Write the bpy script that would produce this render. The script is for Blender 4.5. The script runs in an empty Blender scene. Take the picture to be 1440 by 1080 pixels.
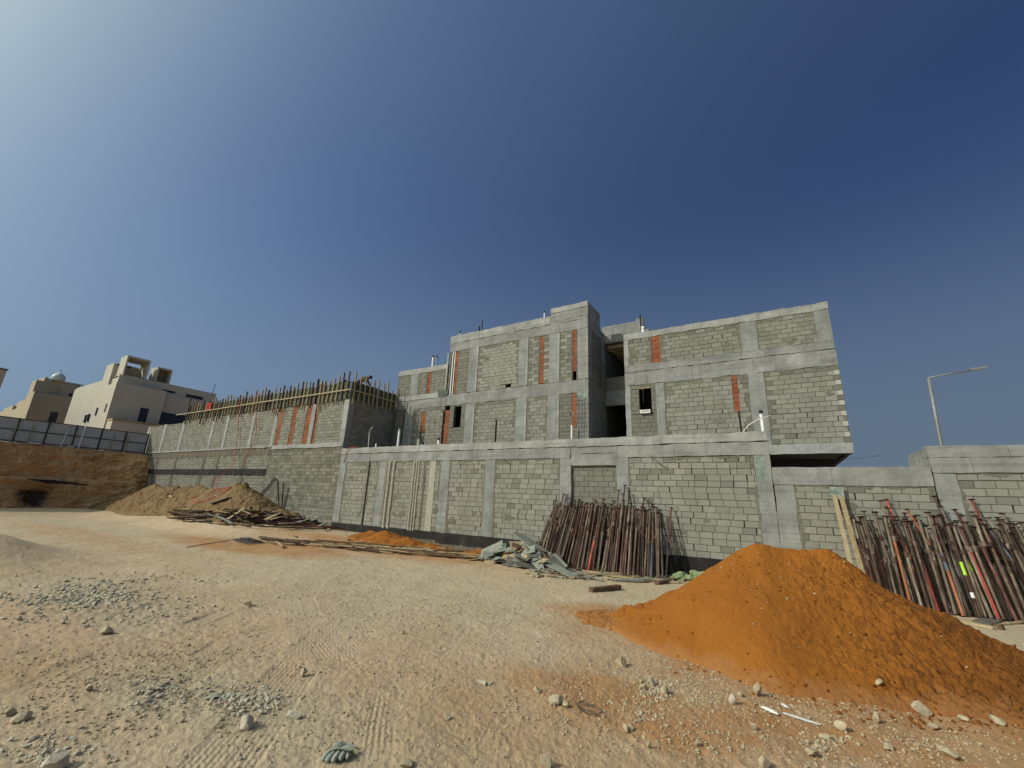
import bpy, math, random
import numpy as np
from mathutils import Vector, Matrix, noise
rnd = random.Random(7)
C = bpy.data.collections.new('site'); bpy.context.scene.collection.children.link(C)
S = bpy.context.scene

# ------------------------------------------------------------------ camera
EYE = 2.2
ROT = Matrix(((0.85635778, 0.10413625, 0.50577366), (0.51479264, -0.24897575, -0.82036554), (0.04049558, 0.96289497, -0.2668209)))
cam_d = bpy.data.cameras.new('camera'); cam = bpy.data.objects.new('camera', cam_d); C.objects.link(cam)
cam_d.sensor_width = 36; cam_d.lens = 36 * 593 / 1440; cam_d.clip_start = .05; cam_d.clip_end = 6000
cam.matrix_world = Matrix.Translation((0, 0, EYE)) @ ROT.to_4x4(); S.camera = cam

def ground_pt(px, py, z=0.0):            # where the sight line of a photo pixel meets height z
    r = ROT @ Vector((px - 720, 540 - py, -593)); t = (z - EYE) / r.z
    return Vector((r.x * t, r.y * t, z))

# ------------------------------------------------------------------ light
SUN_AZ, SUN_EL = math.radians(143), math.radians(34)      # azimuth measured left of +Y
sd = Vector((-math.sin(SUN_AZ) * math.cos(SUN_EL), math.cos(SUN_AZ) * math.cos(SUN_EL), math.sin(SUN_EL)))
sl = bpy.data.lights.new('sun', 'SUN'); sl.energy = 3.15; sl.angle = math.radians(.53); sl.color = (1, .95, .87)
so = bpy.data.objects.new('sun', sl); C.objects.link(so); so.rotation_euler = sd.to_track_quat('Z', 'Y').to_euler()
W = bpy.data.worlds.new('World'); S.world = W; W.use_nodes = True
nt = W.node_tree; bg = nt.nodes['Background']
sky = nt.nodes.new('ShaderNodeTexSky'); sky.sky_type = 'NISHITA'; sky.sun_disc = False
sky.sun_elevation = SUN_EL; sky.sun_rotation = -SUN_AZ
sky.air_density = 1.0; sky.dust_density = .8; sky.ozone_density = 3.5; sky.altitude = 600
def wn(kind, **k):
    n = nt.nodes.new(kind)
    for a, v in k.items(): setattr(n, a, v)
    return n
# desert dust: a pale veil low over the horizon and a wide pale glow round the sun
tc = wn('ShaderNodeTexCoord'); sx = wn('ShaderNodeSeparateXYZ'); nt.links.new(tc.outputs['Generated'], sx.inputs[0])
hz_ = wn('ShaderNodeMapRange', interpolation_type='SMOOTHERSTEP'); nt.links.new(sx.outputs[2], hz_.inputs[0])
for i, v in zip((1, 2, 3, 4), (0, .70, 1, 0)): hz_.inputs[i].default_value = v
dt = wn('ShaderNodeVectorMath', operation='DOT_PRODUCT'); nt.links.new(tc.outputs['Generated'], dt.inputs[0]); dt.inputs[1].default_value = sd
gl_ = wn('ShaderNodeMapRange'); nt.links.new(dt.outputs['Value'], gl_.inputs[0])
for i, v in zip((1, 2, 3, 4), (-.6, 1, 0, 1)): gl_.inputs[i].default_value = v
def sky_mix(blend, fac, a, b_):
    m = wn('ShaderNodeMix', data_type='RGBA', blend_type=blend)
    if hasattr(fac, 'links'): nt.links.new(fac, m.inputs[0])
    else: m.inputs[0].default_value = fac
    nt.links.new(a, m.inputs[6]); m.inputs[7].default_value = (*b_, 1); return m.outputs[2]
def lobe(e):
    pw = wn('ShaderNodeMath', operation='POWER'); nt.links.new(gl_.outputs[0], pw.inputs[0]); pw.inputs[1].default_value = e; return pw.outputs[0]
c_ = sky_mix('MULTIPLY', 1.0, sky.outputs[0], (.40, .46, .69)); c_ = sky_mix('MIX', hz_.outputs[0], c_, (1.77, 2.48, 3.37))
c_ = sky_mix('ADD', lobe(1.5), c_, (1.74, 2.8, 4.37)); c_ = sky_mix('ADD', lobe(12), c_, (33, 35, 19))
nt.links.new(c_, bg.inputs[0]); bg.inputs[1].default_value = .085
S.view_settings.view_transform = 'Standard'; S.view_settings.look = 'None'
S.view_settings.exposure = -.3; S.view_settings.gamma = 1

# ------------------------------------------------------------------ materials
def new_mat(name):
    m = bpy.data.materials.new(name); m.use_nodes = True
    t = m.node_tree; b = t.nodes['Principled BSDF']
    b.inputs['Specular IOR Level'].default_value = .25
    return m, t, b
def nz(t, scale, detail=4, rough=.6, vec=None, dist=0):
    n = t.nodes.new('ShaderNodeTexNoise'); n.inputs['Scale'].default_value = scale
    n.inputs['Detail'].default_value = detail; n.inputs['Roughness'].default_value = rough; n.inputs['Distortion'].default_value = dist
    if vec is not None: t.links.new(vec, n.inputs['Vector'])
    return n.outputs[0]
def ramp(t, fac, stops):
    r = t.nodes.new('ShaderNodeValToRGB'); e = r.color_ramp.elements
    while len(e) < len(stops): e.new(.5)
    for el, (p, c) in zip(e, stops): el.position = p; el.color = (*c, 1) if len(c) == 3 else c
    t.links.new(fac, r.inputs[0]); return r.outputs[0]
def mix(t, fac, a, b, mode='MIX'):
    n = t.nodes.new('ShaderNodeMix'); n.data_type = 'RGBA'; n.blend_type = mode
    for s, v in ((n.inputs[0], fac), (n.inputs[6], a), (n.inputs[7], b)):
        if hasattr(v, 'links'): t.links.new(v, s)
        elif isinstance(v, (int, float)): s.default_value = v
        else: s.default_value = (*v, 1)
    return n.outputs[2]
def mth(t, op, a, b=0.0, clamp=False):
    n = t.nodes.new('ShaderNodeMath'); n.operation = op; n.use_clamp = clamp
    for s, v in zip(n.inputs, (a, b)):
        if hasattr(v, 'links'): t.links.new(v, s)
        else: s.default_value = v
    return n.outputs[0]
def wpos(t, scale=(1, 1, 1)):
    g = t.nodes.new('ShaderNodeNewGeometry'); m = t.nodes.new('ShaderNodeVectorMath'); m.operation = 'MULTIPLY'
    t.links.new(g.outputs['Position'], m.inputs[0]); m.inputs[1].default_value = scale
    return m.outputs[0]
def opos(t, scale=(1, 1, 1)):
    g = t.nodes.new('ShaderNodeTexCoord'); m = t.nodes.new('ShaderNodeVectorMath'); m.operation = 'MULTIPLY'
    t.links.new(g.outputs['Object'], m.inputs[0]); m.inputs[1].default_value = scale
    return m.outputs[0]
def bump(t, b, h, strength=.5, dist=.01):
    n = t.nodes.new('ShaderNodeBump'); n.inputs['Strength'].default_value = strength; n.inputs['Distance'].default_value = dist
    t.links.new(h, n.inputs['Height']); t.links.new(n.outputs[0], b.inputs['Normal'])
def attr(t, name):
    n = t.nodes.new('ShaderNodeAttribute'); n.attribute_name = name; return n.outputs['Fac']
def out_col(t, b, c, rough=.9, metal=0.0):
    if hasattr(c, 'links'): t.links.new(c, b.inputs['Base Color'])
    else: b.inputs['Base Color'].default_value = (*c, 1)
    b.inputs['Roughness'].default_value = rough; b.inputs['Metallic'].default_value = metal

def simple(name, c1, c2, scale=6, rough=.85, bs=.3, bd=.004, metal=0, stretch=(1, 1, 1), bscale=None, local=False):
    m, t, b = new_mat(name); p = opos(t, stretch) if local else wpos(t, stretch)
    f = nz(t, scale, 6, .65, p)
    out_col(t, b, ramp(t, f, [(.3, c1), (.7, c2)]), rough, metal)
    if bs: bump(t, b, nz(t, bscale or scale * 6, 5, .6, p), bs, bd)
    return m

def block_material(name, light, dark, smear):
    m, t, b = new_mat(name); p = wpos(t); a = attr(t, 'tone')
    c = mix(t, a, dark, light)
    c = mix(t, mth(t, 'MULTIPLY', ramp(t, nz(t, 9, 6, .7, p), [(.42, (0, 0, 0)), (.75, (1, 1, 1))]), .45), c, smear)
    big = nz(t, .55, 4, .6, p)
    c = mix(t, mth(t, 'MULTIPLY', ramp(t, big, [(.35, (0, 0, 0)), (.7, (1, 1, 1))]), .30), c, smear)
    streak = nz(t, 1, 5, .6, wpos(t, (2.2, 2.2, .18)))
    c = mix(t, mth(t, 'MULTIPLY', ramp(t, streak, [(.5, (0, 0, 0)), (.8, (1, 1, 1))]), .3), c, dark)
    out_col(t, b, c, .95)
    bump(t, b, nz(t, 55, 6, .75, p), .55, .012)
    return m
M = {}
M['block'] = block_material('concrete block', (.31, .297, .258), (.135, .129, .103), (.18, .173, .14))
M['block_old'] = block_material('stained block', (.27, .255, .205), (.12, .113, .09), (.12, .113, .09))
M['smear'] = simple('smeared mortar', (.105, .10, .072), (.21, .20, .155), 5, .95, .6, .012, bscale=22)
M['mortar'] = simple('mortar', (.085, .08, .062), (.15, .14, .11), 12, .95, .6, .01)
def concrete_material(name, a, bcol, stain, dk=.5):
    m, t, b = new_mat(name); p = wpos(t)
    c = ramp(t, nz(t, 1.3, 7, .65, p), [(.3, a), (.72, bcol)])
    st = nz(t, 1, 5, .65, wpos(t, (3.5, 3.5, .3)))
    c = mix(t, mth(t, 'MULTIPLY', ramp(t, st, [(.5, (0, 0, 0)), (.78, (1, 1, 1))]), .45), c, stain)
    sp = ramp(t, nz(t, 7, 7, .75, p), [(.58, (0, 0, 0)), (.70, (1, 1, 1))])
    c = mix(t, mth(t, 'MULTIPLY', sp, dk), c, stain)
    brd = ramp(t, nz(t, 1, 3, .5, wpos(t, (.25, .25, 6.5))), [(.40, (0, 0, 0)), (.46, (1, 1, 1))])
    c = mix(t, mth(t, 'MULTIPLY', mth(t, 'SUBTRACT', 1.0, brd), .22), c, stain)
    blot = ramp(t, nz(t, 2.6, 8, .8, wpos(t, (1, 1, 1.6))), [(.56, (0, 0, 0)), (.66, (1, 1, 1))])
    c = mix(t, mth(t, 'MULTIPLY', blot, .32), c, bcol)
    v = t.nodes.new('ShaderNodeTexVoronoi'); v.inputs['Scale'].default_value = 9; t.links.new(p, v.inputs['Vector'])
    pits = ramp(t, v.outputs['Distance'], [(.03, (1, 1, 1)), (.10, (0, 0, 0))])
    gate = ramp(t, nz(t, 2.1, 3, .5, p), [(.55, (0, 0, 0)), (.6, (1, 1, 1))])
    c = mix(t, mth(t, 'MULTIPLY', mth(t, 'MULTIPLY', pits, gate), .75), c, (.05, .048, .042))
    out_col(t, b, c, .9)
    bump(t, b, mth(t, 'ADD', nz(t, 4, 8, .7, p), mth(t, 'MULTIPLY', nz(t, 60, 4, .6, p), .25)), .5, .03)
    return m
M['concrete'] = concrete_material('cast concrete', (.18, .178, .17), (.345, .342, .33), (.095, .093, .087))
M['concrete_dark'] = concrete_material('weathered concrete', (.18, .18, .17), (.30, .30, .285), (.11, .108, .10))
M['concrete_pale'] = concrete_material('pale laitance concrete', (.23, .227, .215), (.42, .415, .395), (.125, .123, .115))
def bitumen_material():
    m, t, b = new_mat('bitumen coating'); p = wpos(t)
    st = nz(t, 1, 6, .7, wpos(t, (2.2, 2.2, 1.1)))
    c = ramp(t, st, [(.42, (.016, .014, .014)), (.62, (.032, .027, .025)), (.80, (.13, .105, .075))])
    out_col(t, b, c, .8); bump(t, b, nz(t, 18, 6, .7, p), .5, .02); return m
M['bitumen'] = bitumen_material()
def bitumen_wash_material():
    m, t, b = new_mat('thin bitumen wash'); p = wpos(t)
    st = nz(t, 1, 6, .75, wpos(t, (6, 6, .6)))
    c = ramp(t, st, [(.35, (.085, .078, .07)), (.52, (.14, .12, .085)), (.68, (.22, .19, .13))])
    out_col(t, b, c, .9); bump(t, b, nz(t, 18, 6, .7, p), .4, .01); return m
M['wash'] = bitumen_wash_material()
def clay_material():
    m, t, b = new_mat('red clay infill'); p = wpos(t); a = attr(t, 'tone')
    c = mix(t, a, (.18, .056, .028), (.30, .092, .042))
    c = mix(t, mth(t, 'MULTIPLY', ramp(t, nz(t, 7, 6, .7, p), [(.5, (0, 0, 0)), (.75, (1, 1, 1))]), .5), c, (.20, .15, .11))
    c = mix(t, ramp(t, nz(t, 3.4, 6, .75, wpos(t, (1, 1, .7))), [(.57, (0, 0, 0)), (.64, (.85, .85, .85))]), c, (.19, .178, .14))
    out_col(t, b, c, .95); bump(t, b, nz(t, 40, 5, .7, p), .5, .01); return m
M['clay'] = clay_material()
M['plaster'] = simple('cream plaster', (.31, .29, .23), (.43, .405, .325), 5, .95, .5, .015, bscale=30)
M['quoin'] = simple('pale block end', (.36, .345, .295), (.47, .45, .39), 6, .95, .5, .01, bscale=40)
M['villa'] = simple('beige villa render', (.44, .41, .345), (.49, .46, .39), .8, .92, .3, .006, bscale=25)
M['villa_b'] = simple('tan villa render', (.34, .295, .21), (.39, .34, .25), .8, .92, .3, .006, bscale=25)
M['villa_c'] = simple('pinkish villa render', (.40, .33, .28), (.46, .385, .33), .8, .92, .3, .006, bscale=25)
M['coping'] = simple('weathered tan coping', (.26, .205, .12), (.36, .29, .18), 3, .92, .4, .01)
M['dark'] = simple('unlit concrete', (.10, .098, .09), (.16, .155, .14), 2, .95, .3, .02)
M['wood'] = simple('weathered timber', (.24, .175, .095), (.50, .385, .235), 4, .85, .5, .006, stretch=(3, 3, 3), bscale=30)
M['wood_pale'] = simple('pale timber', (.33, .255, .15), (.47, .375, .235), 5, .8, .4, .005)
M['wood_dark'] = simple('dark wet timber', (.075, .045, .03), (.19, .12, .07), 6, .85, .5, .006)
M['ply'] = simple('green film-faced plywood', (.035, .05, .04), (.085, .11, .09), 3, .6, .3, .004)
M['panel'] = simple('grey green plywood offcut', (.17, .182, .155), (.31, .315, .27), 5, .8, .5, .006)
M['panel_dark'] = simple('dark plywood offcut', (.075, .075, .062), (.185, .165, .13), 5, .85, .5, .006)
def rust_material(name, a, b_, c_, local=True):
    m, t, b = new_mat(name); p = opos(t, (6, 6, 1.6))
    oi = t.nodes.new('ShaderNodeObjectInfo')
    ad = t.nodes.new('ShaderNodeVectorMath'); ad.operation = 'ADD'; t.links.new(p, ad.inputs[0])
    cm = t.nodes.new('ShaderNodeCombineXYZ'); k = mth(t, 'MULTIPLY', oi.outputs['Random'], 40)
    for i in range(3): t.links.new(k, cm.inputs[i])
    t.links.new(cm.outputs[0], ad.inputs[1])
    f = nz(t, 1.6, 7, .7, ad.outputs[0])
    c = ramp(t, f, [(.32, a), (.5, b_), (.68, c_)])
    hv = t.nodes.new('ShaderNodeHueSaturation'); t.links.new(c, hv.inputs['Color'])
    t.links.new(mth(t, 'ADD', mth(t, 'MULTIPLY', oi.outputs['Random'], .9), .55), hv.inputs['Value'])
    out_col(t, b, hv.outputs[0], .75, .15); bump(t, b, nz(t, 30, 4, .7, ad.outputs[0]), .4, .003)
    return m
M['rust'] = rust_material('brown rusted steel', (.05, .033, .026), (.115, .076, .056), (.235, .175, .135))
M['rust_grey'] = rust_material('cement caked steel', (.085, .06, .043), (.165, .125, .093), (.285, .235, .185))
M['rust_dark'] = rust_material('dark rusted steel', (.022, .014, .013), (.05, .028, .022), (.10, .055, .04))
M['maroon'] = rust_material('maroon primed steel', (.055, .022, .021), (.11, .042, .037), (.19, .09, .07))
M['red'] = rust_material('red painted steel', (.17, .038, .030), (.36, .065, .045), (.42, .12, .08))
M['orange_steel'] = rust_material('orange rust steel', (.16, .055, .025), (.27, .095, .045), (.34, .15, .08))
M['blue'] = rust_material('blue grey painted steel', (.05, .055, .075), (.09, .105, .15), (.17, .17, .17))
M['lime'] = simple('lime tape', (.30, .52, .03), (.42, .68, .06), 12, .5, 0)
M['white_tape'] = simple('white tape', (.6, .6, .58), (.72, .72, .7), 12, .5, 0)
M['pvc'] = simple('white pvc', (.60, .59, .55), (.74, .73, .70), 4, .5, 0)
M['black'] = simple('black plastic', (.012, .012, .014), (.03, .03, .033), 5, .6, .3, .004)
M['galv'] = simple('galvanised steel', (.20, .20, .195), (.30, .30, .29), 3, .5, .15, .002, metal=.3)
M['fence'] = simple('grey sheet steel', (.36, .37, .385), (.46, .47, .485), 2, .55, .15, .003)
M['frame'] = simple('black steel rail', (.014, .014, .017), (.03, .03, .034), 4, .6, 0)
M['glass'] = simple('dark tinted glass', (.018, .022, .035), (.028, .034, .05), 1, .15, 0)
M['sandbag'] = simple('white sack', (.42, .38, .30), (.6, .56, .46), 6, .9, .5, .02)
M['greenbag'] = simple('green plastic sack', (.15, .205, .085), (.33, .38, .22), 7, .55, .9, .05, bscale=12)
M['hose'] = simple('red hose', (.40, .055, .045), (.50, .10, .075), 6, .5, 0)
M['redcloth'] = simple('red mesh cloth', (.30, .03, .03), (.42, .05, .045), 6, .85, .5, .02)
M['rock'] = simple('limestone', (.33, .265, .165), (.53, .44, .305), 9, .95, .7, .015, bscale=40)
M['rock_grey'] = simple('grey rubble', (.36, .31, .225), (.56, .50, .39), 9, .95, .7, .015, bscale=40)
M['glove'] = simple('grey green rubber', (.23, .245, .20), (.40, .415, .335), 20, .75, .5, .006, bscale=90)
M['glove_in'] = simple('yellowish knit', (.26, .26, .14), (.36, .36, .21), 40, .95, .6, .004, bscale=200)
M['skin'] = simple('brown skin', (.10, .055, .035), (.14, .08, .05), 9, .6, 0)
M['hair'] = simple('black hair', (.01, .01, .01), (.02, .018, .016), 30, .8, 0)
M['shirt'] = simple('brown work shirt', (.10, .07, .045), (.15, .105, .07), 12, .9, .4, .01)
M['shirt_b'] = simple('dark work shirt', (.03, .03, .035), (.06, .055, .055), 12, .9, .4, .01)
M['trousers'] = simple('dark trousers', (.035, .03, .028), (.06, .05, .045), 12, .9, .4, .01)
M['green_paint'] = simple('green paint daub', (.05, .13, .07), (.36, .37, .355), 5, .9, .4, .01)
M['tank'] = simple('pale blue tank', (.42, .52, .50), (.52, .60, .57), 2, .4, 0)
M['cable'] = simple('dark wire', (.03, .027, .027), (.11, .095, .09), 8, .7, 0)

# ground: colour patches come from two point attributes (orange sand spill, pale grey powder)
def ground_material():
    m, t, b = new_mat('site ground'); p = wpos(t)
    base = ramp(t, nz(t, .35, 8, .65, p), [(.30, (.435, .313, .18)), (.5, (.508, .38, .247)), (.72, (.57, .447, .312))])
    fine = nz(t, 9, 8, .75, p)
    base = mix(t, mth(t, 'MULTIPLY', ramp(t, fine, [(.45, (0, 0, 0)), (.7, (1, 1, 1))]), .35), base, (.60, .49, .325))
    base = mix(t, mth(t, 'MULTIPLY', ramp(t, nz(t, 22, 6, .8, p), [(.52, (0, 0, 0)), (.75, (1, 1, 1))]), .40), base, (.27, .20, .11))
    grey = mth(t, 'MULTIPLY', attr(t, 'grey'), ramp(t, nz(t, 1.4, 7, .7, p), [(.3, (.25, .25, .25)), (.6, (1, 1, 1))]))
    base = mix(t, grey, base, (.50, .415, .285))
    bluish = mth(t, 'MULTIPLY', attr(t, 'ash'), ramp(t, nz(t, 3, 7, .7, p), [(.3, (.1, .1, .1)), (.6, (1, 1, 1))]))
    base = mix(t, bluish, base, (.40, .345, .245))
    og = mth(t, 'MULTIPLY', attr(t, 'orange'), ramp(t, nz(t, 1.1, 8, .75, p), [(.25, (.35, .35, .35)), (.6, (1, 1, 1))]), True)
    base = mix(t, og, base, mix(t, nz(t, 4, 7, .75, p), (.36, .15, .045), (.46, .235, .09)))
    out_col(t, b, base, .97)
    vo = t.nodes.new('ShaderNodeTexVoronoi'); vo.inputs['Scale'].default_value = 26; vo.inputs['Randomness'].default_value = 1; t.links.new(p, vo.inputs['Vector'])
    peb = mth(t, 'MULTIPLY', ramp(t, vo.outputs['Distance'], [(.0, (1, 1, 1)), (.32, (0, 0, 0))]), ramp(t, nz(t, 3.1, 4, .6, p), [(.45, (0, 0, 0)), (.6, (1, 1, 1))]))
    v2 = t.nodes.new('ShaderNodeTexVoronoi'); v2.inputs['Scale'].default_value = 75; t.links.new(p, v2.inputs['Vector'])
    base = mix(t, mth(t, 'MULTIPLY', ramp(t, v2.outputs['Color'], [(.25, (1, 1, 1)), (.5, (0, 0, 0))]), .28), base, (.25, .18, .10)); base = mix(t, mth(t, 'MULTIPLY', peb, .5), base, (.60, .50, .35)); out_col(t, b, base, .97)
    h = mth(t, 'ADD', mth(t, 'ADD', nz(t, 24, 8, .7, p), mth(t, 'MULTIPLY', nz(t, 110, 4, .6, p), .5)), mth(t, 'MULTIPLY', peb, .5))
    bump(t, b, h, .6, .028)
    return m
M['ground'] = ground_material()
def sand_material():
    m, t, b = new_mat('orange sand'); p = wpos(t)
    c = ramp(t, nz(t, .9, 8, .7, p), [(.3, (.285, .096, .012)), (.7, (.36, .128, .017))])
    c = mix(t, mth(t, 'MULTIPLY', attr(t, 'damp_shade'), .95), c, (.17, .060, .011))
    c = mix(t, mth(t, 'MULTIPLY', ramp(t, nz(t, 34, 8, .85, p), [(.50, (0, 0, 0)), (.72, (1, 1, 1))]), .45), c, (.20, .068, .014))
    c = mix(t, mth(t, 'SUBTRACT', 1.0, attr(t, 'edge')), c, mix(t, nz(t, 5, 8, .75, p), (.30, .115, .030), (.40, .185, .062)))
    out_col(t, b, c, .97)
    vg = t.nodes.new('ShaderNodeTexVoronoi'); vg.inputs['Scale'].default_value = 55; t.links.new(p, vg.inputs['Vector'])
    cr = ramp(t, vg.outputs['Distance'], [(.0, (1, 1, 1)), (.6, (0, 0, 0))])
    rg = mth(t, 'ADD', mth(t, 'MULTIPLY', attr(t, 'damp_shade'), .9), .25)
    bump(t, b, mth(t, 'ADD', mth(t, 'MULTIPLY', mth(t, 'ADD', nz(t, 30, 8, .78, p), mth(t, 'MULTIPLY', cr, .55)), rg), mth(t, 'MULTIPLY', nz(t, 160, 4, .7, p), .45)), .9, .024)
    return m
M['sand'] = sand_material()
def dirt_material(name, a, b_, c_):
    m, t, b = new_mat(name); p = wpos(t)
    c = ramp(t, nz(t, .7, 9, .72, p), [(.3, a), (.5, b_), (.72, c_)])
    c = mix(t, mth(t, 'MULTIPLY', ramp(t, nz(t, 6, 8, .8, p), [(.5, (0, 0, 0)), (.75, (1, 1, 1))]), .5), c, c_)
    c = mix(t, attr(t, 'ash'), c, (.035, .032, .028))  # darkens the earth wherever this mask is set
    out_col(t, b, c, .97); bump(t, b, nz(t, 7, 10, .8, p), .8, .08); return m
M['dirt'] = dirt_material('dug brown earth', (.145, .088, .038), (.205, .131, .06), (.285, .20, .11))
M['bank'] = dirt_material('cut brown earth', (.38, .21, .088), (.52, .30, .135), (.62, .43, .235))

# ------------------------------------------------------------------ mesh builder and object helpers
class MB:
    def __init__(s): s.v = []; s.f = []; s.tone = []; s.mi = []; s.fr = None
    def _add(s, vs, fs, tone=.5, mi=0):
        o = len(s.v)
        s.v += [s.fr(*p) for p in vs] if s.fr else [tuple(p) for p in vs]
        for f in fs: s.f.append([i + o for i in f]); s.tone.append(tone); s.mi.append(mi)
    BF = [(0, 3, 2, 1), (4, 5, 6, 7), (0, 1, 5, 4), (1, 2, 6, 5), (2, 3, 7, 6), (3, 0, 4, 7)]
    def box(s, x0, x1, y0, y1, z0, z1, tone=.5, mi=0):
        s._add([(x0, y0, z0), (x1, y0, z0), (x1, y1, z0), (x0, y1, z0), (x0, y0, z1), (x1, y0, z1), (x1, y1, z1), (x0, y1, z1)], s.BF, tone, mi)
    def obox(s, c, size, rot, tone=.5, mi=0):            # oriented box
        sx, sy, sz = [q / 2 for q in size]; c = Vector(c)
        vs = [c + rot @ Vector(p) for p in [(-sx, -sy, -sz), (sx, -sy, -sz), (sx, sy, -sz), (-sx, sy, -sz), (-sx, -sy, sz), (sx, -sy, sz), (sx, sy, sz), (-sx, sy, sz)]]
        s._add([tuple(q) for q in vs], s.BF, tone, mi)
    def rbox(s, x0, x1, y0, y1, z0, z1, cell=.16, amp=.012, tone=.5, mi=0, seed=0.0):   # box with a rough cast surface
        def dp(x, y, z):
            q = Vector((x * 2.3 + seed, y * 2.3, z * 2.3)); r = Vector((x * 8 + seed, y * 8, z * 8))
            n = noise.noise_vector(q) * amp + noise.noise_vector(r) * amp * .55
            return (x + n.x, y + n.y * .5, z + n.z)
        def grid(o, a, b, na, nb):
            vs = []; fs = []
            for j in range(nb + 1):
                for i in range(na + 1):
                    vs.append(dp(*[o[k] + a[k] * i / na + b[k] * j / nb for k in range(3)]))
            for j in range(nb):
                for i in range(na):
                    q = j * (na + 1) + i; fs.append((q, q + 1, q + na + 2, q + na + 1))
            s._add(vs, fs, tone, mi)
        dx, dy, dz = x1 - x0, y1 - y0, z1 - z0
        n = lambda d: max(1, min(220, int(abs(d) / cell + .5)))
        grid((x0, y0, z0), (dx, 0, 0), (0, 0, dz), n(dx), n(dz)); grid((x0, y1, z0), (dx, 0, 0), (0, 0, dz), n(dx), n(dz))
        grid((x0, y0, z0), (0, dy, 0), (0, 0, dz), n(dy), n(dz)); grid((x1, y0, z0), (0, dy, 0), (0, 0, dz), n(dy), n(dz))
        grid((x0, y0, z0), (dx, 0, 0), (0, dy, 0), n(dx), n(dy)); grid((x0, y0, z1), (dx, 0, 0), (0, dy, 0), n(dx), n(dy))
    def tube(s, pts, r, n=8, tone=.5, mi=0, cap=True):
        pts = [Vector(p) for p in pts]; k = len(pts); rs = r if isinstance(r, (list, tuple)) else [r] * k
        vs = []; up = Vector((.31, .17, .93))
        for i, p in enumerate(pts):
            d = (pts[min(i + 1, k - 1)] - pts[max(i - 1, 0)]).normalized()
            a = d.cross(up)
            if a.length < .1: a = d.cross(Vector((1, 0, 0)))
            a.normalize(); b = d.cross(a)
            for j in range(n):
                th = 2 * math.pi * j / n; vs.append(tuple(p + (a * math.cos(th) + b * math.sin(th)) * rs[i]))
        fs = [(i * n + j, i * n + (j + 1) % n, (i + 1) * n + (j + 1) % n, (i + 1) * n + j) for i in range(k - 1) for j in range(n)]
        if cap: fs += [tuple(range(n)), tuple(range((k - 1) * n, k * n))]
        s._add(vs, fs, tone, mi)
    def lathe(s, prof, n=16, c=(0, 0, 0), tone=.5, mi=0):
        s.tube([(c[0], c[1], c[2] + z) for r, z in prof], [max(r, .001) for r, z in prof], n, tone, mi)
    def build(s, name, mats, parent=None, smooth=False):
        me = bpy.data.meshes.new(name); me.from_pydata(s.v, [], s.f)
        for m in (mats if isinstance(mats, (list, tuple)) else [mats]): me.materials.append(m)
        me.attributes.new('tone', 'FLOAT', 'FACE').data.foreach_set('value', s.tone)
        if any(s.mi): me.polygons.foreach_set('material_index', s.mi)
        if smooth: me.polygons.foreach_set('use_smooth', [True] * len(s.f))
        me.update(); o = bpy.data.objects.new(name, me); C.objects.link(o)
        if parent: o.parent = parent
        return o
def np_mesh(name, co, faces, mats, attrs=None, smooth=True):
    me = bpy.data.meshes.new(name); nv, nf = len(co), len(faces); k = faces.shape[1]
    me.vertices.add(nv); me.vertices.foreach_set('co', co.astype(np.float32).ravel())
    me.loops.add(nf * k); me.loops.foreach_set('vertex_index', faces.astype(np.int32).ravel())
    me.polygons.add(nf); me.polygons.foreach_set('loop_start', np.arange(0, nf * k, k, dtype=np.int32))
    me.polygons.foreach_set('loop_total', np.full(nf, k, dtype=np.int32))
    me.polygons.foreach_set('use_smooth', np.full(nf, smooth))
    for m in (mats if isinstance(mats, (list, tuple)) else [mats]): me.materials.append(m)
    for an, av in (attrs or {}).items(): me.attributes.new(an, 'FLOAT', 'POINT').data.foreach_set('value', av.astype(np.float32).ravel())
    me.update(calc_edges=True); o = bpy.data.objects.new(name, me); C.objects.link(o); return o
def grid_faces(nu, nv):
    i = np.arange(nu * nv).reshape(nv, nu)
    return np.stack([i[:-1, :-1], i[:-1, 1:], i[1:, 1:], i[1:, :-1]], -1).reshape(-1, 4)
def tag(o, label, cat, group=None, kind=None):
    o['label'] = label; o['category'] = cat
    if group: o['group'] = group
    if kind: o['kind'] = kind
    return o
def empty(name, loc, label, cat, group=None, rz=0):
    o = bpy.data.objects.new(name, None); C.objects.link(o); o.location = loc; o.rotation_euler.z = rz; o.empty_display_size = .2
    return tag(o, label, cat, group)
def struct(o): o['kind'] = 'structure'; return o
def shift(o, org):                       # store a mesh relative to its thing's base
    me = o.data; co = np.empty(len(me.vertices) * 3, np.float32); me.vertices.foreach_get('co', co)
    co = co.reshape(-1, 3) - np.array(org, np.float32); me.vertices.foreach_set('co', co.ravel()); me.update(); return o
def part(mb, name, mats, parent, smooth=False, label=None):
    o = shift(mb.build(name, mats, parent, smooth), parent.matrix_basis.translation if parent.parent is None else parent.parent.matrix_basis.translation)
    if label: o['label'] = label
    return o

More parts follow.
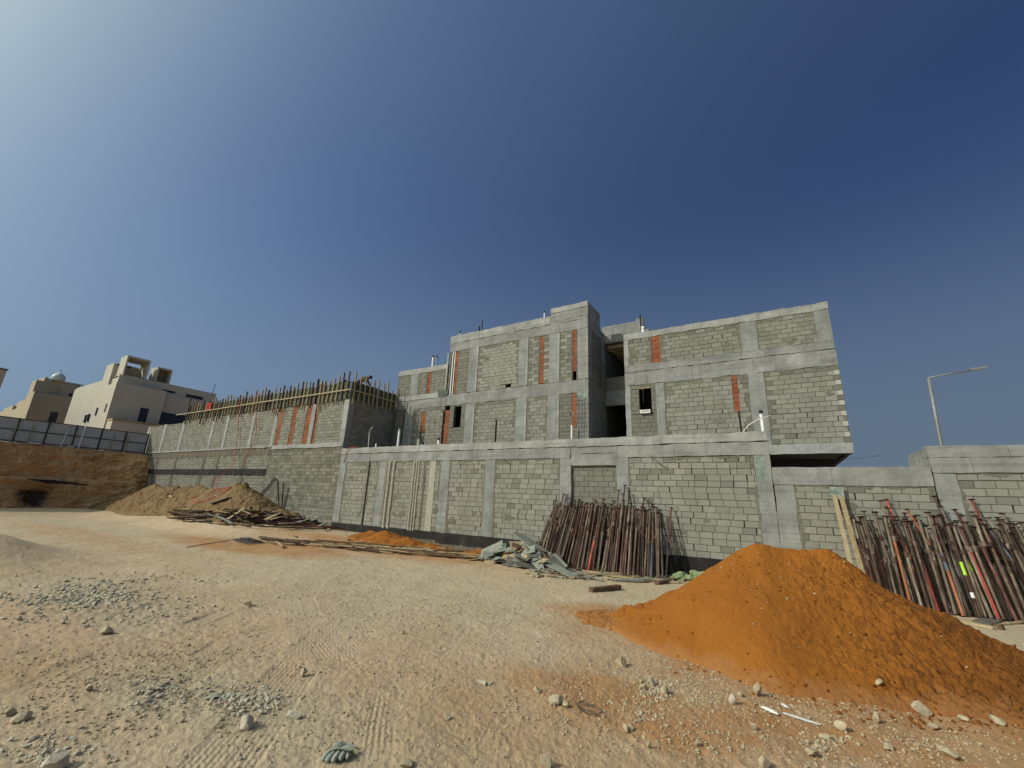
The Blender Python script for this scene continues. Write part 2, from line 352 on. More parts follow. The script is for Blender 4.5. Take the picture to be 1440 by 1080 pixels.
# ------------------------------------------------------------------ noise for terrain
def vnoise(x, y, seed=0):
    xi = np.floor(x).astype(np.int64); yi = np.floor(y).astype(np.int64); xf = x - xi; yf = y - yi
    def h(a, b):
        n = (a * 374761393 + b * 668265263 + seed * 974711) & 0xffffffff
        n = ((n ^ (n >> 13)) * 1274126177) & 0xffffffff
        return ((n ^ (n >> 16)) & 0xffff) / 32767.5 - 1
    u = xf * xf * xf * (xf * (xf * 6 - 15) + 10); v = yf * yf * yf * (yf * (yf * 6 - 15) + 10)
    return (h(xi, yi) * (1 - u) + h(xi + 1, yi) * u) * (1 - v) + (h(xi, yi + 1) * (1 - u) + h(xi + 1, yi + 1) * u) * v
def fbm(x, y, f, oct_, g=.5, seed=0):
    r = 0; a = 1
    for i in range(oct_): r = r + a * vnoise(x * f + i * 17.3, y * f - i * 9.1, seed + i); f *= 2.03; a *= g
    return r
def sstep(a, b, x): t = np.clip((x - a) / (b - a), 0, 1); return t * t * (3 - 2 * t)

# tyre tracks: centre lines on the ground
def track(px): return np.array([ground_pt(*p).xy[:] for p in px])
TRACKS = [track([(590, 838), (520, 850), (478, 872), (440, 915), (395, 965), (340, 1040), (300, 1090)]),
          track([(560, 872), (553, 910), (545, 960), (535, 1020), (528, 1090)]),
          track([(700, 890), (690, 940), (688, 990), (660, 1040), (600, 1110)]),
          track([(40, 985), (130, 935), (230, 900), (330, 860), (440, 833), (560, 815)]),
          track([(90, 1060), (190, 990), (330, 905), (430, 868), (520, 842)]),
          track([(480, 800), (440, 815), (420, 840), (430, 870), (470, 910)])]
def tracks_height(x, y):
    h = np.zeros_like(x); tint = np.zeros_like(x)
    for k, T in enumerate(TRACKS):
        seg = []
        for a, b in zip(T[:-1], T[1:]):
            for s_ in np.linspace(0, 1, 12, endpoint=False): seg.append(a + (b - a) * s_)
        P = np.array(seg); D = np.gradient(P, axis=0); D /= np.linalg.norm(D, axis=1)[:, None] + 1e-9
        m = (x > P[:, 0].min() - .6) & (x < P[:, 0].max() + .6) & (y > P[:, 1].min() - .6) & (y < P[:, 1].max() + .6)
        idx = np.nonzero(m)[0]
        if not len(idx): continue
        for ch in np.array_split(idx, max(1, len(idx) // 60000)):
            dx = x[ch][:, None] - P[None, :, 0]; dy = y[ch][:, None] - P[None, :, 1]
            d2 = dx * dx + dy * dy; j = d2.argmin(1); r_ = np.arange(len(ch))
            lat = dx[r_, j] * D[j, 1] - dy[r_, j] * D[j, 0]; lon = j * .12 + dx[r_, j] * D[j, 0] + dy[r_, j] * D[j, 1]
            for off in ((0,) if k in (1, 2) else (-.16, .16)):
                w = sstep(.17, .12, np.abs(lat - off)) * (d2[r_, j] < .4)
                fade = sstep(-.55, .05, fbm(x[ch], y[ch], .9, 2, .5, 40 + k))
                h[ch] += w * fade * (-.004 + (.0040 + .0022 * np.sin(lon * 1.7 + k)) * np.sin((lat - off) * 2 * math.pi / .055 + .7 * np.sin(lon * 34)))
                tint[ch] = np.maximum(tint[ch], w * fade)
    return h, tint

PILE = dict(a=(-.38, 9.5), b=(.60, 9.75), h=1.66)
def height(x, y, detail=True):
    x = np.asarray(x, float); y = np.asarray(y, float)
    h = .05 * fbm(x, y, .22, 3, .5, 3)
    h = h + np.interp(x, [-60, -46, -40, -33, -28, -26.5, -24, -21, -17, -12], [.25, .28, .35, .62, .85, .86, .66, .30, .14, 0]) * np.maximum(sstep(10.2, 13.6, y), sstep(-40, -45.5, x))
    h = h + .75 * np.exp(-(((x + 19.6) / 2.4) ** 2 + ((y - 3.0) / 1.5) ** 2))
    if detail:
        h = h + .013 * fbm(x, y, 1.7, 4, .55, 11) + .008 * np.abs(fbm(x, y, 5.5, 4, .7, 23)) + .0045 * fbm(x, y, 19, 3, .7, 31)
        gp = np.exp(-(((x + 11.5) / 3.6) ** 2 + ((y - 3.6) / .95) ** 2))
        h = h + gp * (.05 + .035 * np.abs(fbm(x, y, 5, 3, .6, 77)))
        g2 = np.exp(-(((x + 6.0) / .7) ** 2 + ((y - 2.6) / .35) ** 2)); h = h + g2 * (.03 + .02 * fbm(x, y, 14, 2, .6, 78))
    return h
def gz(x, y): return float(height(np.array([x]), np.array([y]))[0])
def on_ground(px, py):
    p = ground_pt(px, py)
    for _ in range(4): p = ground_pt(px, py, gz(p.x, p.y))
    return p

# ------------------------------------------------------------------ the ground sheet
def make_ground():
    head = math.atan2(.820, -.506)
    ang = np.concatenate([np.linspace(-math.pi, -1.02, 40, endpoint=False), np.linspace(-1.02, 1.02, 1100), np.linspace(1.02, math.pi, 41)[1:]]) + head
    rad = np.concatenate([np.linspace(.05, 2.6, 12, endpoint=False), np.geomspace(2.6, 72, 720), np.geomspace(72, 2500, 40)[1:]])
    A, Rr = np.meshgrid(ang, rad); x = (Rr * np.cos(A)).ravel(); y = (Rr * np.sin(A)).ravel()
    th, tint = tracks_height(x, y); z0 = height(x, y, False); z = z0 + (height(x, y) - z0) * (1 - .7 * tint) + th
    far = sstep(75, 95, np.hypot(x, y)); z = z * (1 - far)
    warp = .5 * fbm(x, y, .8, 3, .6, 60); fine = .25 * fbm(x, y, 3.5, 3, .6, 61)
    def blob(cx, cy, rx, ry, soft=.55): d = np.hypot((x - cx) / rx, (y - cy) / ry) + (warp + fine) * .42; return sstep(1 + soft, 1 - soft, d)
    og = np.zeros_like(x)
    for b in [(.1, 8.4, 3.1, 2.2), (-3.3, 9.6, 1.3, .75), (1.9, 7.0, 2.6, 1.2), (.6, 6.3, 1.8, .8), (-15.2, 13.5, 5.5, 1.5), (-19, 9.8, 5.0, 1.0), (-10.5, 15, 3.2, 1.3), (-1.2, 5.6, 1.8, .8), (-16.5, 11.2, 3.2, .8)]: og = np.maximum(og, blob(*b))
    og = np.maximum(og, .4 * blob(-27, 7.0, 8, 1.0)); og = np.maximum(og * .95, .2 * blob(-6.4, 4.2, 3.5, 1.2)); og = np.maximum(og, .34 * blob(-1.5, 4.6, 2.6, 1.3)); og = np.maximum(og, .25 * blob(-10, 2.2, 3.5, 1.0))
    gr = np.maximum.reduce([.85 * blob(-9.5, 9.2, 6.5, 3.0), .8 * blob(-30, 7.5, 12, 2.6), .7 * blob(-5.2, 3.4, 2.2, .9), .8 * blob(-2.6, 12.3, 3.5, 2.2), .7 * blob(4, 12.6, 3.5, 1.6), .55 * tint])
    gr = gr * (1 - og * .8)
    ash = np.maximum.reduce([.8 * blob(-6.05, 2.55, .75, .38), .6 * blob(-5.1, 3.15, .9, .5), .75 * blob(-11.6, 3.5, 3.4, .9), .8 * blob(-19.9, 10.9, 2.6, .75), .5 * blob(-34, 8.0, 6, .8)])
    np_mesh('ground', np.stack([x, y, z], 1), grid_faces(len(ang), len(rad)), M['ground'], {'orange': og, 'grey': gr, 'ash': ash})['kind'] = 'structure'
make_ground()

# ------------------------------------------------------------------ earth bank and the higher terrace behind it
def make_bank():
    ys = np.concatenate([np.linspace(-60, -2, 50, endpoint=False), np.linspace(-2, 16.0, 260)])
    prof = np.array([(-46.6, -.25), (-47.0, .15), (-47.25, .7), (-47.5, 1.3), (-47.62, 1.9), (-47.66, 2.35), (-47.95, 2.5), (-48.02, 3.0), (-48.1, 3.7), (-48.2, 4.2), (-48.4, 4.5), (-48.7, 4.86), (-48.95, 4.95), (-49.8, 4.97), (-60, 5), (-120, 5.2), (-400, 6)])
    tt = np.concatenate([np.linspace(0, 12, 150), np.linspace(12, 16, 24)[1:]])
    px = np.interp(tt, range(len(prof)), prof[:, 0]); pz = np.interp(tt, range(len(prof)), prof[:, 1])
    X, Y = np.meshgrid(px, ys); Z = np.meshgrid(pz, ys)[0]; T = np.meshgrid(tt, ys)[0]
    face = sstep(0, 1.5, T) * sstep(12.4, 11.2, T)
    d = .16 * fbm(Y, Z * 2.2, .8, 5, .62, 5) + .05 * fbm(Y, Z, 4, 4, .6, 6)
    grooves = .10 * np.abs(fbm(Y, Z * .25, 2.4, 3, .6, 9)) * sstep(6, 8, T) * sstep(10.5, 8.6, T)
    hollow = 1.1 * np.exp(-(((Y - 9.7) / .85) ** 2 + ((Z - .9) / .85) ** 2))
    fill = .9 * sstep(11.0, 15.6, Y) * sstep(4.2, .4, Z - (Y - 12.5) * .75)
    X = X + face * (d - grooves - hollow + fill); Z = Z + face * .06 * fbm(Y, T, .7, 3, .6, 8)
    dark_spot = np.clip(np.exp(-(((Y - 9.75 + .3 * fbm(Y, Z, 1.5, 3, .6, 13)) / .85) ** 2 + ((Z - .85) / .8) ** 2)) * 1.7 + .5 * fbm(Y, Z, 2.2, 4, .7, 12) - .45, 0, .9)  # mask of a dark spot over the hollow at the bank foot
    np_mesh('earth_bank', np.stack([X.ravel(), Y.ravel(), Z.ravel()], 1), grid_faces(len(tt), len(ys)), M['bank'], {'ash': dark_spot.ravel()})['kind'] = 'structure'
    g = MB(); g.box(-400, -49.75, 15.9, 300, 4.0, 4.96); o = g.build('upper_terrace_ground', M['bank']); struct(o)
make_bank()

# dug earth heap in front of the left wall
def make_heap():
    nx, ny = 420, 200
    xs = np.linspace(-49, -23.2, nx); ys = np.linspace(10.4, 16.0, ny); X, Y = np.meshgrid(xs, ys)
    base = height(X.ravel(), Y.ravel(), False).reshape(X.shape)
    crest = np.interp(X, [-49, -46, -42.5, -39.5, -37.5, -35.5, -33, -30.5, -28.3, -27.2, -26.0, -24.6, -23.2], [.2, .9, 1.75, 2.15, 2.3, 2.12, 2.22, 2.38, 2.45, 2.5, 1.75, .9, .2])
    yc = 14.15 + .25 * np.sin(X * .55); w = 2.1 - .004 * (X + 34) ** 2
    q = np.clip(1 - np.abs(Y - yc) / np.where(Y < yc, w, 2.6), 0, 1)
    h = crest * (1.06 - np.sqrt((1 - q) ** 2 + .012)) * (q > 0); h = np.maximum(h, 0)
    h = h * (1 + .13 * fbm(X, Y, .6, 3, .5, 21)) + (q > 0) * (.09 * fbm(X, Y, 2.2, 5, .7, 22) + .08 * np.abs(fbm(X, Y, 5, 4, .75, 24)))
    Z = np.where(q > .01, base * np.clip(1 - h / 2.3, 0, 1) + h, base - .12)
    o = np_mesh('dirt_heap', np.stack([X.ravel(), Y.ravel(), Z.ravel()], 1), grid_faces(nx, ny), M['dirt'], {'ash': (.0 * X).ravel()})
    tag(o, 'long ridge of lumpy brown dug earth heaped in front of the left wall', 'dirt heap')
    return lambda x, y: float(Z[int(np.clip(round((y - 10.4) / 5.6 * (ny - 1)), 0, ny - 1)), int(np.clip(round((x + 49) / 25.8 * (nx - 1)), 0, nx - 1))])
heap_z = make_heap()

# big orange sand pile
def make_pile():
    n = 620; xs = np.linspace(-4.3, 4.6, n); ys = np.linspace(6.0, 13.6, n); X, Y = np.meshgrid(xs, ys)
    a, b = np.array(PILE['a']), np.array(PILE['b']); ab = b - a
    wx = X + .22 * fbm(X, Y, .55, 3, .5, 31); wy = Y + .22 * fbm(X, Y, .55, 3, .5, 32)
    t = np.clip(((wx - a[0]) * ab[0] + (wy - a[1]) * ab[1]) / (ab @ ab), 0, 1)
    dx = wx - (a[0] + ab[0] * t); dy = wy - (a[1] + ab[1] * t); d = np.hypot(dx, dy); th = np.arctan2(dy, dx)
    R = 2.45 - .12 * np.sin(th) * (np.sin(th) < 0) * -1 + .30 * np.exp(-((th - 0) / .9) ** 2) - .12 * np.exp(-((th + 2.2) / .6) ** 2)
    u = d / R
    h = PILE['h'] * np.where(u < 1.25, np.maximum(1 - u, 0) ** 1.0, 0)
    s = .10; h = .5 * (h + np.sqrt(h * h + s * s)) - s * .5                        # soft toe
    h = np.minimum(h, PILE['h'] - .03 + .02 * fbm(X, Y, 1.2, 2, .5, 36))
    rough = sstep(-.5, 1.3, X + .55 * fbm(X, Y, 1.1, 3, .6, 33)) * .9 + .10       # clumpy on the right flank, smooth on the left
    body = sstep(.02, .22, h)
    clump = np.abs(fbm(X, Y, 7.5, 4, .68, 34)); cx_ = X + .12 * fbm(X, Y, 3, 3, .6, 71); cy_ = Y + .12 * fbm(X, Y, 3, 3, .6, 72); crack = np.clip(1 - np.abs(fbm(cx_, cy_, 3.4, 3, .6, 73)) * 5, 0, 1) ** 2 * sstep(.0, .5, fbm(X, Y, 1.1, 3, .6, 74))
    h = h + body * (rough * (.016 * fbm(X, Y, 11, 4, .75, 35) + -.012 * np.abs(fbm(X, Y, 24, 3, .75, 48)) + .04 * fbm(X, Y, 1.3, 2, .5, 46)) - crack * .045 * (.25 + rough)) + body * .004 * fbm(X, Y, 9, 3, .6, 37)
    rill = np.abs(fbm(th * 2.6, d * .45, 1.6, 3, .6, 38)); h = h - body * rough * .02 * sstep(.25, .0, rill) * sstep(.05, .5, u)
    h = h + .05 * body * np.exp(-(((X + .30) / .16) ** 2 + ((Y - 9.35) / .5) ** 2)) + .16 * np.exp(-(((X - 1.0) / .45) ** 2 + ((Y - 10.5) / .4) ** 2)) * (1 + .5 * fbm(X, Y, 6, 3, .6, 39))
    tail = np.exp(-(((X + 2.75) / .95) ** 2 + ((Y - 9.2) / .6) ** 2)); h = h + tail * (.08 + .06 * np.abs(fbm(X, Y, 3.5, 4, .6, 44)))
    g = height(X.ravel(), Y.ravel()).reshape(X.shape)
    edge = sstep(.004, .05, h)
    blend = sstep(.03, .20, h + .05 * fbm(X, Y, 2.5, 4, .65, 75))
    Z = g + h - .05 * (1 - edge)
    damp_shade = np.clip(sstep(.6, 3.2, X + .5 * fbm(X, Y, .9, 4, .6, 41)) * .75 + .5 * rough * sstep(.25, .5, clump * .5), 0, 1)  # wetter sand and the flank turned from the sun, both put into the colour
    o = np_mesh('sand_pile', np.stack([X.ravel(), Y.ravel(), Z.ravel()], 1), grid_faces(n, n), M['sand'], {'damp_shade': damp_shade.ravel(), 'edge': blend.ravel()})
    tag(o, 'big conical pile of bright orange sand standing before the right wall', 'sand pile')
    return lambda x, y: float(Z[int(np.clip(round((y - 6.0) / 7.6 * (n - 1)), 0, n - 1)), int(np.clip(round((x + 4.3) / 8.9 * (n - 1)), 0, n - 1))])
pile_z = make_pile()

def small_pile(bumps, label, seed, mat='sand'):
    xs_ = [b[0] for b in bumps]; ys_ = [b[1] for b in bumps]; R = max(b[2] for b in bumps) * 1.2
    x0, x1, y0, y1 = min(xs_) - R, max(xs_) + R, min(ys_) - R, min(max(ys_) + R, 15.97)
    nx, ny = max(30, int((x1 - x0) / .06)), max(30, int((y1 - y0) / .06))
    X, Y = np.meshgrid(np.linspace(x0, x1, nx), np.linspace(y0, y1, ny)); h = np.zeros_like(X)
    for bx, by, r, hh in bumps: h = np.maximum(h, hh * np.clip(1 - np.hypot(X - bx, (Y - by) * 1.25) / r * (1 + .25 * fbm(X, Y, 1.1, 3, .6, seed)), 0, 1))
    h = h + (h > .01) * (.05 * np.abs(fbm(X, Y, 3.2, 4, .6, seed + 1)))
    Z = height(X.ravel(), Y.ravel()).reshape(X.shape) + h - .05 * (h < .01)
    o = np_mesh('sand_heap', np.stack([X.ravel(), Y.ravel(), Z.ravel()], 1), grid_faces(nx, ny), M[mat], {'damp_shade': (.15 + 0 * X).ravel(), 'ash': (0 * X).ravel(), 'edge': sstep(.02, .14, h).ravel()})
    tag(o, label, 'sand heap', 'small orange sand heaps along the wall foot')
small_pile([(-16.9, 15.0, 1.2, .42), (-15.8, 14.9, 1.5, .52), (-14.4, 14.9, 1.3, .36), (-13.2, 15.1, 1.2, .22)], 'low orange sand heap at the wall foot below the cream pipe chases', 51)
small_pile([(-10.4, 15.3, 1.1, .25), (-9.4, 15.3, .9, .2)], 'small orange sand heap at the wall foot beside the green plywood stack', 61)

# ------------------------------------------------------------------ block walls
def face_y(Y0): return lambda u, w, z: (u, Y0 - w, z)          # wall facing -Y, w = distance in front of it
def face_x(X0): return lambda u, w, z: (X0 + w, u, z)          # wall facing +X
def rects_minus(u0, u1, z0, z1, holes):
    us = sorted({u0, u1, *[min(max(h[k], u0), u1) for h in holes for k in (0, 1)]}); zs = sorted({z0, z1, *[min(max(h[k], z0), z1) for h in holes for k in (2, 3)]})
    for a, b in zip(us[:-1], us[1:]):
        for c, d in zip(zs[:-1], zs[1:]):
            mu, mz = (a + b) / 2, (c + d) / 2
            if not any(h[0] < mu < h[1] and h[2] < mz < h[3] for h in holes): yield a, b, c, d
def block_panel(fr, parent, u0, u1, z0, z1, holes=(), mat='block', edge_dark=.75, top_dark=.6, voids=.05, tone=(.62, 1.0), seed=1, course=.2, quoins=False, thick=.2, smear=1.0):
    for h in holes:
        if h[2] <= z0 + .3 and h[3] >= z1 - .01 and u0 <= h[0] + .01 and h[1] <= u1 + .01:
            rest = [q for q in holes if q is not h]; kw = dict(mat=mat, edge_dark=edge_dark, top_dark=top_dark, voids=voids, tone=tone, course=course, quoins=quoins, thick=thick, smear=smear)
            if h[0] - u0 > .08: block_panel(fr, parent, u0, h[0], z0, z1, [q for q in rest if q[0] < h[0]], seed=seed, **kw)
            if u1 - h[1] > .08: block_panel(fr, parent, h[1], u1, z0, z1, [q for q in rest if q[0] >= h[1]], seed=seed + 300, **kw)
            return
    r = random.Random(seed * 97 + 5); mb = MB(); mb.fr = fr
    bl, j = .4, .017; n = max(1, int(round((z1 - z0) / course))); ch = (z1 - z0) / n
    shade = lambda: r.uniform(*tone)
    for k in range(n):
        a, b = z0 + k * ch, z0 + (k + 1) * ch
        off = (0 if k % 2 else bl / 2) + r.uniform(-.03, .03)
        cuts = [u0]; u = u0 + off if off > .1 else u0 + bl
        u += r.uniform(0, .12)
        while u < u1 - .06: cuts.append(u); u += bl * (1 if r.random() > .04 else .5)
        cuts.append(u1)
        zoff = r.uniform(-.004, .004)
        for i, (c, d) in enumerate(zip(cuts[:-1], cuts[1:])):
            sub = [(c, d, a, b)]
            for h in holes:
                sub = [s_ for q in sub for s_ in rects_minus(*q, [h])] if any(not (q[1] <= h[0] or q[0] >= h[1] or q[3] <= h[2] or q[2] >= h[3]) for q in sub) else sub
            cut = len(sub) != 1 or sub[0] != (c, d, a, b)
            is_edge = i == 0 or i == len(cuts) - 2
            t_ = shade()
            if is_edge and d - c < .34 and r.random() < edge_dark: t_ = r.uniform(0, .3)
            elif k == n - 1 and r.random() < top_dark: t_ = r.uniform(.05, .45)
            elif r.random() < .06: t_ = r.uniform(.15, .5)
            if quoins and i == len(cuts) - 2 and k % 2: t_ = 1.9
            void = r.random() < voids and not cut
            gl = j + (r.uniform(.02, .05) if void else 0)
            for (p, q, e, f_) in sub:
                if q - p < .03 or f_ - e < .03: continue
                w = r.uniform(-.005, .005); dz = r.uniform(-.003, .003) + zoff
                mb.box(p + j / 2, q - gl / 2, -.09, w, e + j / 2 + dz, f_ - j / 2 + dz, t_)
                if not void: mb.box(q - gl / 2 - .002, q + j / 2, -.09, -.019, e, f_, .5, 2)
                mb.box(p, q, -.09, -.016 + r.uniform(-.004, .004), e - j / 2 - .001, e + j / 2 + .001, .5, 2)
    for p, q, e, f_ in rects_minus(u0, u1, z0, z1, holes): mb.box(p, q, -thick, -.092, e, f_, .5, 2)
    if smear:
        sm = mb
        inh = lambda u, z: any(h[0] - .05 < u < h[1] + .05 and h[2] - .05 < z < h[3] + .05 for h in holes)
        def ragged(horizontal, at, sgn, a, b, w0, w1):
            n_ = max(2, int((b - a) / .07)); ph = r.uniform(0, 99); prev = None
            for k in range(n_ + 1):
                q = a + (b - a) * k / n_; w = w0 + (w1 - w0) * min(1, max(0, .5 + .9 * noise.noise(Vector((q * 1.7, ph, 0))) + .5 * noise.noise(Vector((q * 6, ph, 3)))))
                cur = (q, at + sgn * w)
                if prev:
                    pts = [(prev[0], at), (cur[0], at), cur, prev] if horizontal else [(at, prev[0]), (at, cur[0]), (cur[1], cur[0]), (prev[1], prev[0])]
                    if w > .012 and not inh(pts[2][0], pts[2][1]): sm._add([(u, .0085 + .002 * math.sin(u * 9 + z * 7), z) for u, z in pts], [(0, 1, 2, 3)], .5, 1)
                prev = cur
        if u1 - u0 > .5:
            ragged(False, u0, 1, z0, z1, -.02, .15 * smear); ragged(False, u1, -1, z0, z1, -.02, .15 * smear)
            ragged(True, z1, -1, u0, u1, -.03, .13 * smear)
            for _ in range(int((u1 - u0) * (z1 - z0) * .22 * smear + r.random())):
                cu, cz, R0 = r.uniform(u0 + .2, u1 - .2), r.uniform(z0 + .2, z1 - .2), r.uniform(.05, .15)
                if inh(cu, cz) or inh(cu + .2, cz) or inh(cu - .2, cz): continue
                m_ = 14; ring = [(cu + 1.4 * R0 * (1 + .5 * r.uniform(-1, 1)) * math.cos(6.283 * k / m_), .0105, cz + R0 * (1 + .5 * r.uniform(-1, 1)) * math.sin(6.283 * k / m_)) for k in range(m_)]
                sm._add([(cu, .012, cz)] + ring, [(0, k + 1, (k + 1) % m_ + 1) for k in range(m_)], .5, 1)
    pn = part(mb, 'block_panel', [M[mat], M['smear'], M['mortar']], parent)
    return pn
def cast(fr, parent, name, u0, u1, z0, z1, out=.015, depth=.25, mat='concrete', amp=.014, seed=0, joints=(), label=None, cell=.13):
    amp *= 1.7
    mb = MB(); mb.fr = fr
    cuts = [u0, *sorted(q for q in joints if u0 < q < u1), u1]; r = random.Random(int(seed * 31 + u0 * 13 + z0 * 7))
    for a, b in zip(cuts[:-1], cuts[1:]):
        o = out + (r.uniform(-.006, .008) if len(cuts) > 2 else 0)
        mb.rbox(a + (.004 if a > u0 else 0), b - (.004 if b < u1 else 0), -depth, o, z0, z1, cell, amp, seed=seed)
    return part(mb, name, M[mat], parent, label=label)
def clay(fr, parent, u0, u1, z0, z1, seed=0):
    mb = MB(); mb.fr = fr; r = random.Random(seed); n = max(2, int((z1 - z0) / .2)); s_ = (z1 - z0) / n
    for k in range(n):
        mb.rbox(u0 + r.uniform(-.03, .02), u1 + r.uniform(-.02, .03), -.1, -.012 + r.uniform(-.008, .008), z0 + k * s_ + .003, z0 + (k + 1) * s_ - .008, .1, .009, r.uniform(.2, 1), seed=seed + k)
    return part(mb, 'clay_infill', M['clay'], parent)
def slot(fr, parent, u0, u1, z0, z1): # black sleeve of conduits in an open chase
    mb = MB(); mb.fr = fr; mb.tube([(u0, .0, z0), ((u0 + u1) / 2 + .01, .005, (z0 + z1) / 2), (u1, .0, z1)], .035, 7); return part(mb, 'conduit', M['black'], parent)

# ---- the long front wall (a retaining storey with a terrace on top)
F0 = face_y(16.0)
fw = empty('block_wall', (-10.6, 16, 0), 'long grey block wall with concrete columns, pale pipe chases and black bitumen foot', 'block wall')
FC = [(-21.23, -20.70), (-17.96, -17.47), (-13.67, -13.15), (-11.08, -10.56), (-7.38, -6.90), (-5.03, -4.59), (-.44, -.006)]
for i, (a, b) in enumerate(FC): cast(F0, fw, 'column', a, b, .02 if i < 1 else .62, 3.96, .018, .3, 'concrete' if i not in (3,) else 'concrete_dark', .012, i, cell=.12)
sp = [(-20.70, -17.96, [(-18.82, -18.70, .66, 3.95)]), (-17.47, -13.67, []), (-13.15, -11.08, []), (-10.56, -7.38, []), (-4.59, -.44, [])]
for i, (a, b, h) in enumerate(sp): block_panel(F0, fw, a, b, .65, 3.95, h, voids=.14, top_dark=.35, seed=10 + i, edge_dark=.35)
slot(face_y(16.05), fw, -18.76, -18.76, .66, 3.95)
block_panel(face_y(16.1), fw, -6.90, -5.03, .02, 3.67, (), tone=(.25, .5), voids=.0, seed=31)
cast(F0, fw, 'lintel', -6.90, -5.03, 3.67, 4.12, .012, .3, 'concrete', .012, 3.3)
jn = [-19.3, -16.9, -14.2, -11.6, -9.6, -7.4, -5.0, -2.9, -1.4]
cast(F0, fw, 'beam', -21.23, -6.92, 3.96, 4.40, .03, .3, 'concrete', .016, 5.1, jn)
cast(F0, fw, 'beam', -6.90, -5.04, 4.13, 4.40, .02, .3, 'concrete', .016, 6.1, jn)
cast(F0, fw, 'beam', -5.03, -.006, 3.965, 4.40, .035, .3, 'concrete', .016, 7.1, jn)
cast(F0, fw, 'parapet_cap', -21.23, -.006, 4.42, 4.73, .055, .35, 'concrete_pale', .018, 8.1, [-18.4, -15.2, -12.7, -10.2, -8.1, -5.9, -3.6, -2.2])
for i, (a, b) in enumerate([(-21.22, -13.67), (-13.66, -4.59), (-4.58, -.02)]): cast(F0, fw, 'bitumen_foot', a, b, [.30, .20, -.3][i], .66, .035, .3, 'bitumen', .016, 20 + i, cell=.07)
cast(F0, fw, 'footing', -21.22, -4.6, -.4, .36, .02, .3, 'wash', .02, 27, cell=.1)
def chase(u0, u1, seed):
    mb = MB(); mb.fr = F0; r = random.Random(seed); n = 24; c = (u0 + u1) / 2; w = (u1 - u0) / 2
    pts = [(c + .008 * math.sin(k * .5 + seed) , .0 + .004 * r.random(), .62 + 3.34 * k / n) for k in range(n + 1)]
    mb.tube(pts, [w * r.uniform(.86, 1.08) for _ in pts], 10); o = part(mb, 'pipe_chase', M['plaster'], fw, True); return o
for i, (a, b) in enumerate([(-17.43, -17.35), (-17.25, -17.08), (-16.93, -16.77), (-15.50, -15.38), (-15.33, -15.22), (-15.16, -15.05)]): chase(a, b, i)
mb = MB(); mb.fr = F0; mb.rbox(-14.40, -14.03, -.1, .016, .62, 3.97, .12, .014, seed=4); part(mb, 'plaster_strip', M['plaster'], fw)
mb = MB(); mb.fr = F0; mb.rbox(-14.80, -14.66, -.1, .010, .64, 3.97, .10, .010, seed=5); part(mb, 'plaster_strip', M['wash'], fw, label='brown stained plaster strip')
mb = MB(); mb.box(-21.2, -.02, 16.36, 19.63, 4.30, 4.44); part(mb, 'terrace_slab', M['concrete_dark'], fw)
mb = MB(); mb.fr = F0; mb.rbox(-.42, -.14, -.02, .022, 3.2, 3.9, .1, .006, seed=3); part(mb, 'paint_daub', M['green_paint'], fw)
for u, z, u2, z2 in [(-10.1, 4.0, -9.7, 3.7), (-3.75, 4.0, -3.2, 3.55), (-9.3, 8.4, -7.9, 7.3)]:
    if z < 5: mb = MB(); mb.fr = F0; mb.tube([(u, .06, z), ((u + u2) / 2, .12, (z + z2) / 2 - .03), (u2, .08, z2)], .012, 6); part(mb, 'wire_tie', M['cable'], fw)

# ---- low wall right of it and the taller wall beyond
lw = empty('low_block_wall', (1.9, 16, 0), 'lower block wall with one smooth concrete beam, behind the orange sand pile', 'block wall')
cast(F0, lw, 'column', .012, .54, -.2, 3.02, .012, .3, 'concrete', .014, 30)
block_panel(F0, lw, .54, 3.74, -.2, 3.03, (), voids=.05, top_dark=.2, seed=41, edge_dark=.5)
cast(F0, lw, 'beam', .012, 3.74, 3.03, 3.57, .03, .3, 'concrete', .010, 31, [1.52])
tw = empty('tall_block_wall', (8.5, 16, 0), 'taller block wall with stepped concrete cap at the right edge, behind the prop bundle', 'block wall')
cast(F0, tw, 'column', 3.78, 4.22, -.2, 3.41, .02, .3, 'concrete', .014, 33)
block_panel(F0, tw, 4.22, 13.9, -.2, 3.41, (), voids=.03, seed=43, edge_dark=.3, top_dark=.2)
cast(F0, tw, 'beam', 3.76, 13.9, 3.41, 3.80, .045, .3, 'concrete', .014, 34, [4.55, 6.9, 9.3])
cast(F0, tw, 'parapet_cap', 3.76, 13.9, 3.815, 4.12, .025, .3, 'concrete', .014, 35, [5.3, 8.1])
mb = MB(); mb.rbox(3.77, 4.07, 16.31, 18.15, 3.43, 4.10, .14, .012, seed=9); part(mb, 'side_beam', M['concrete_pale'], tw)
mb = MB(); mb.rbox(3.80, 4.05, 16.31, 18.15, -.2, 3.42, .25, .008, seed=9); part(mb, 'side_wall', M['concrete_dark'], tw)

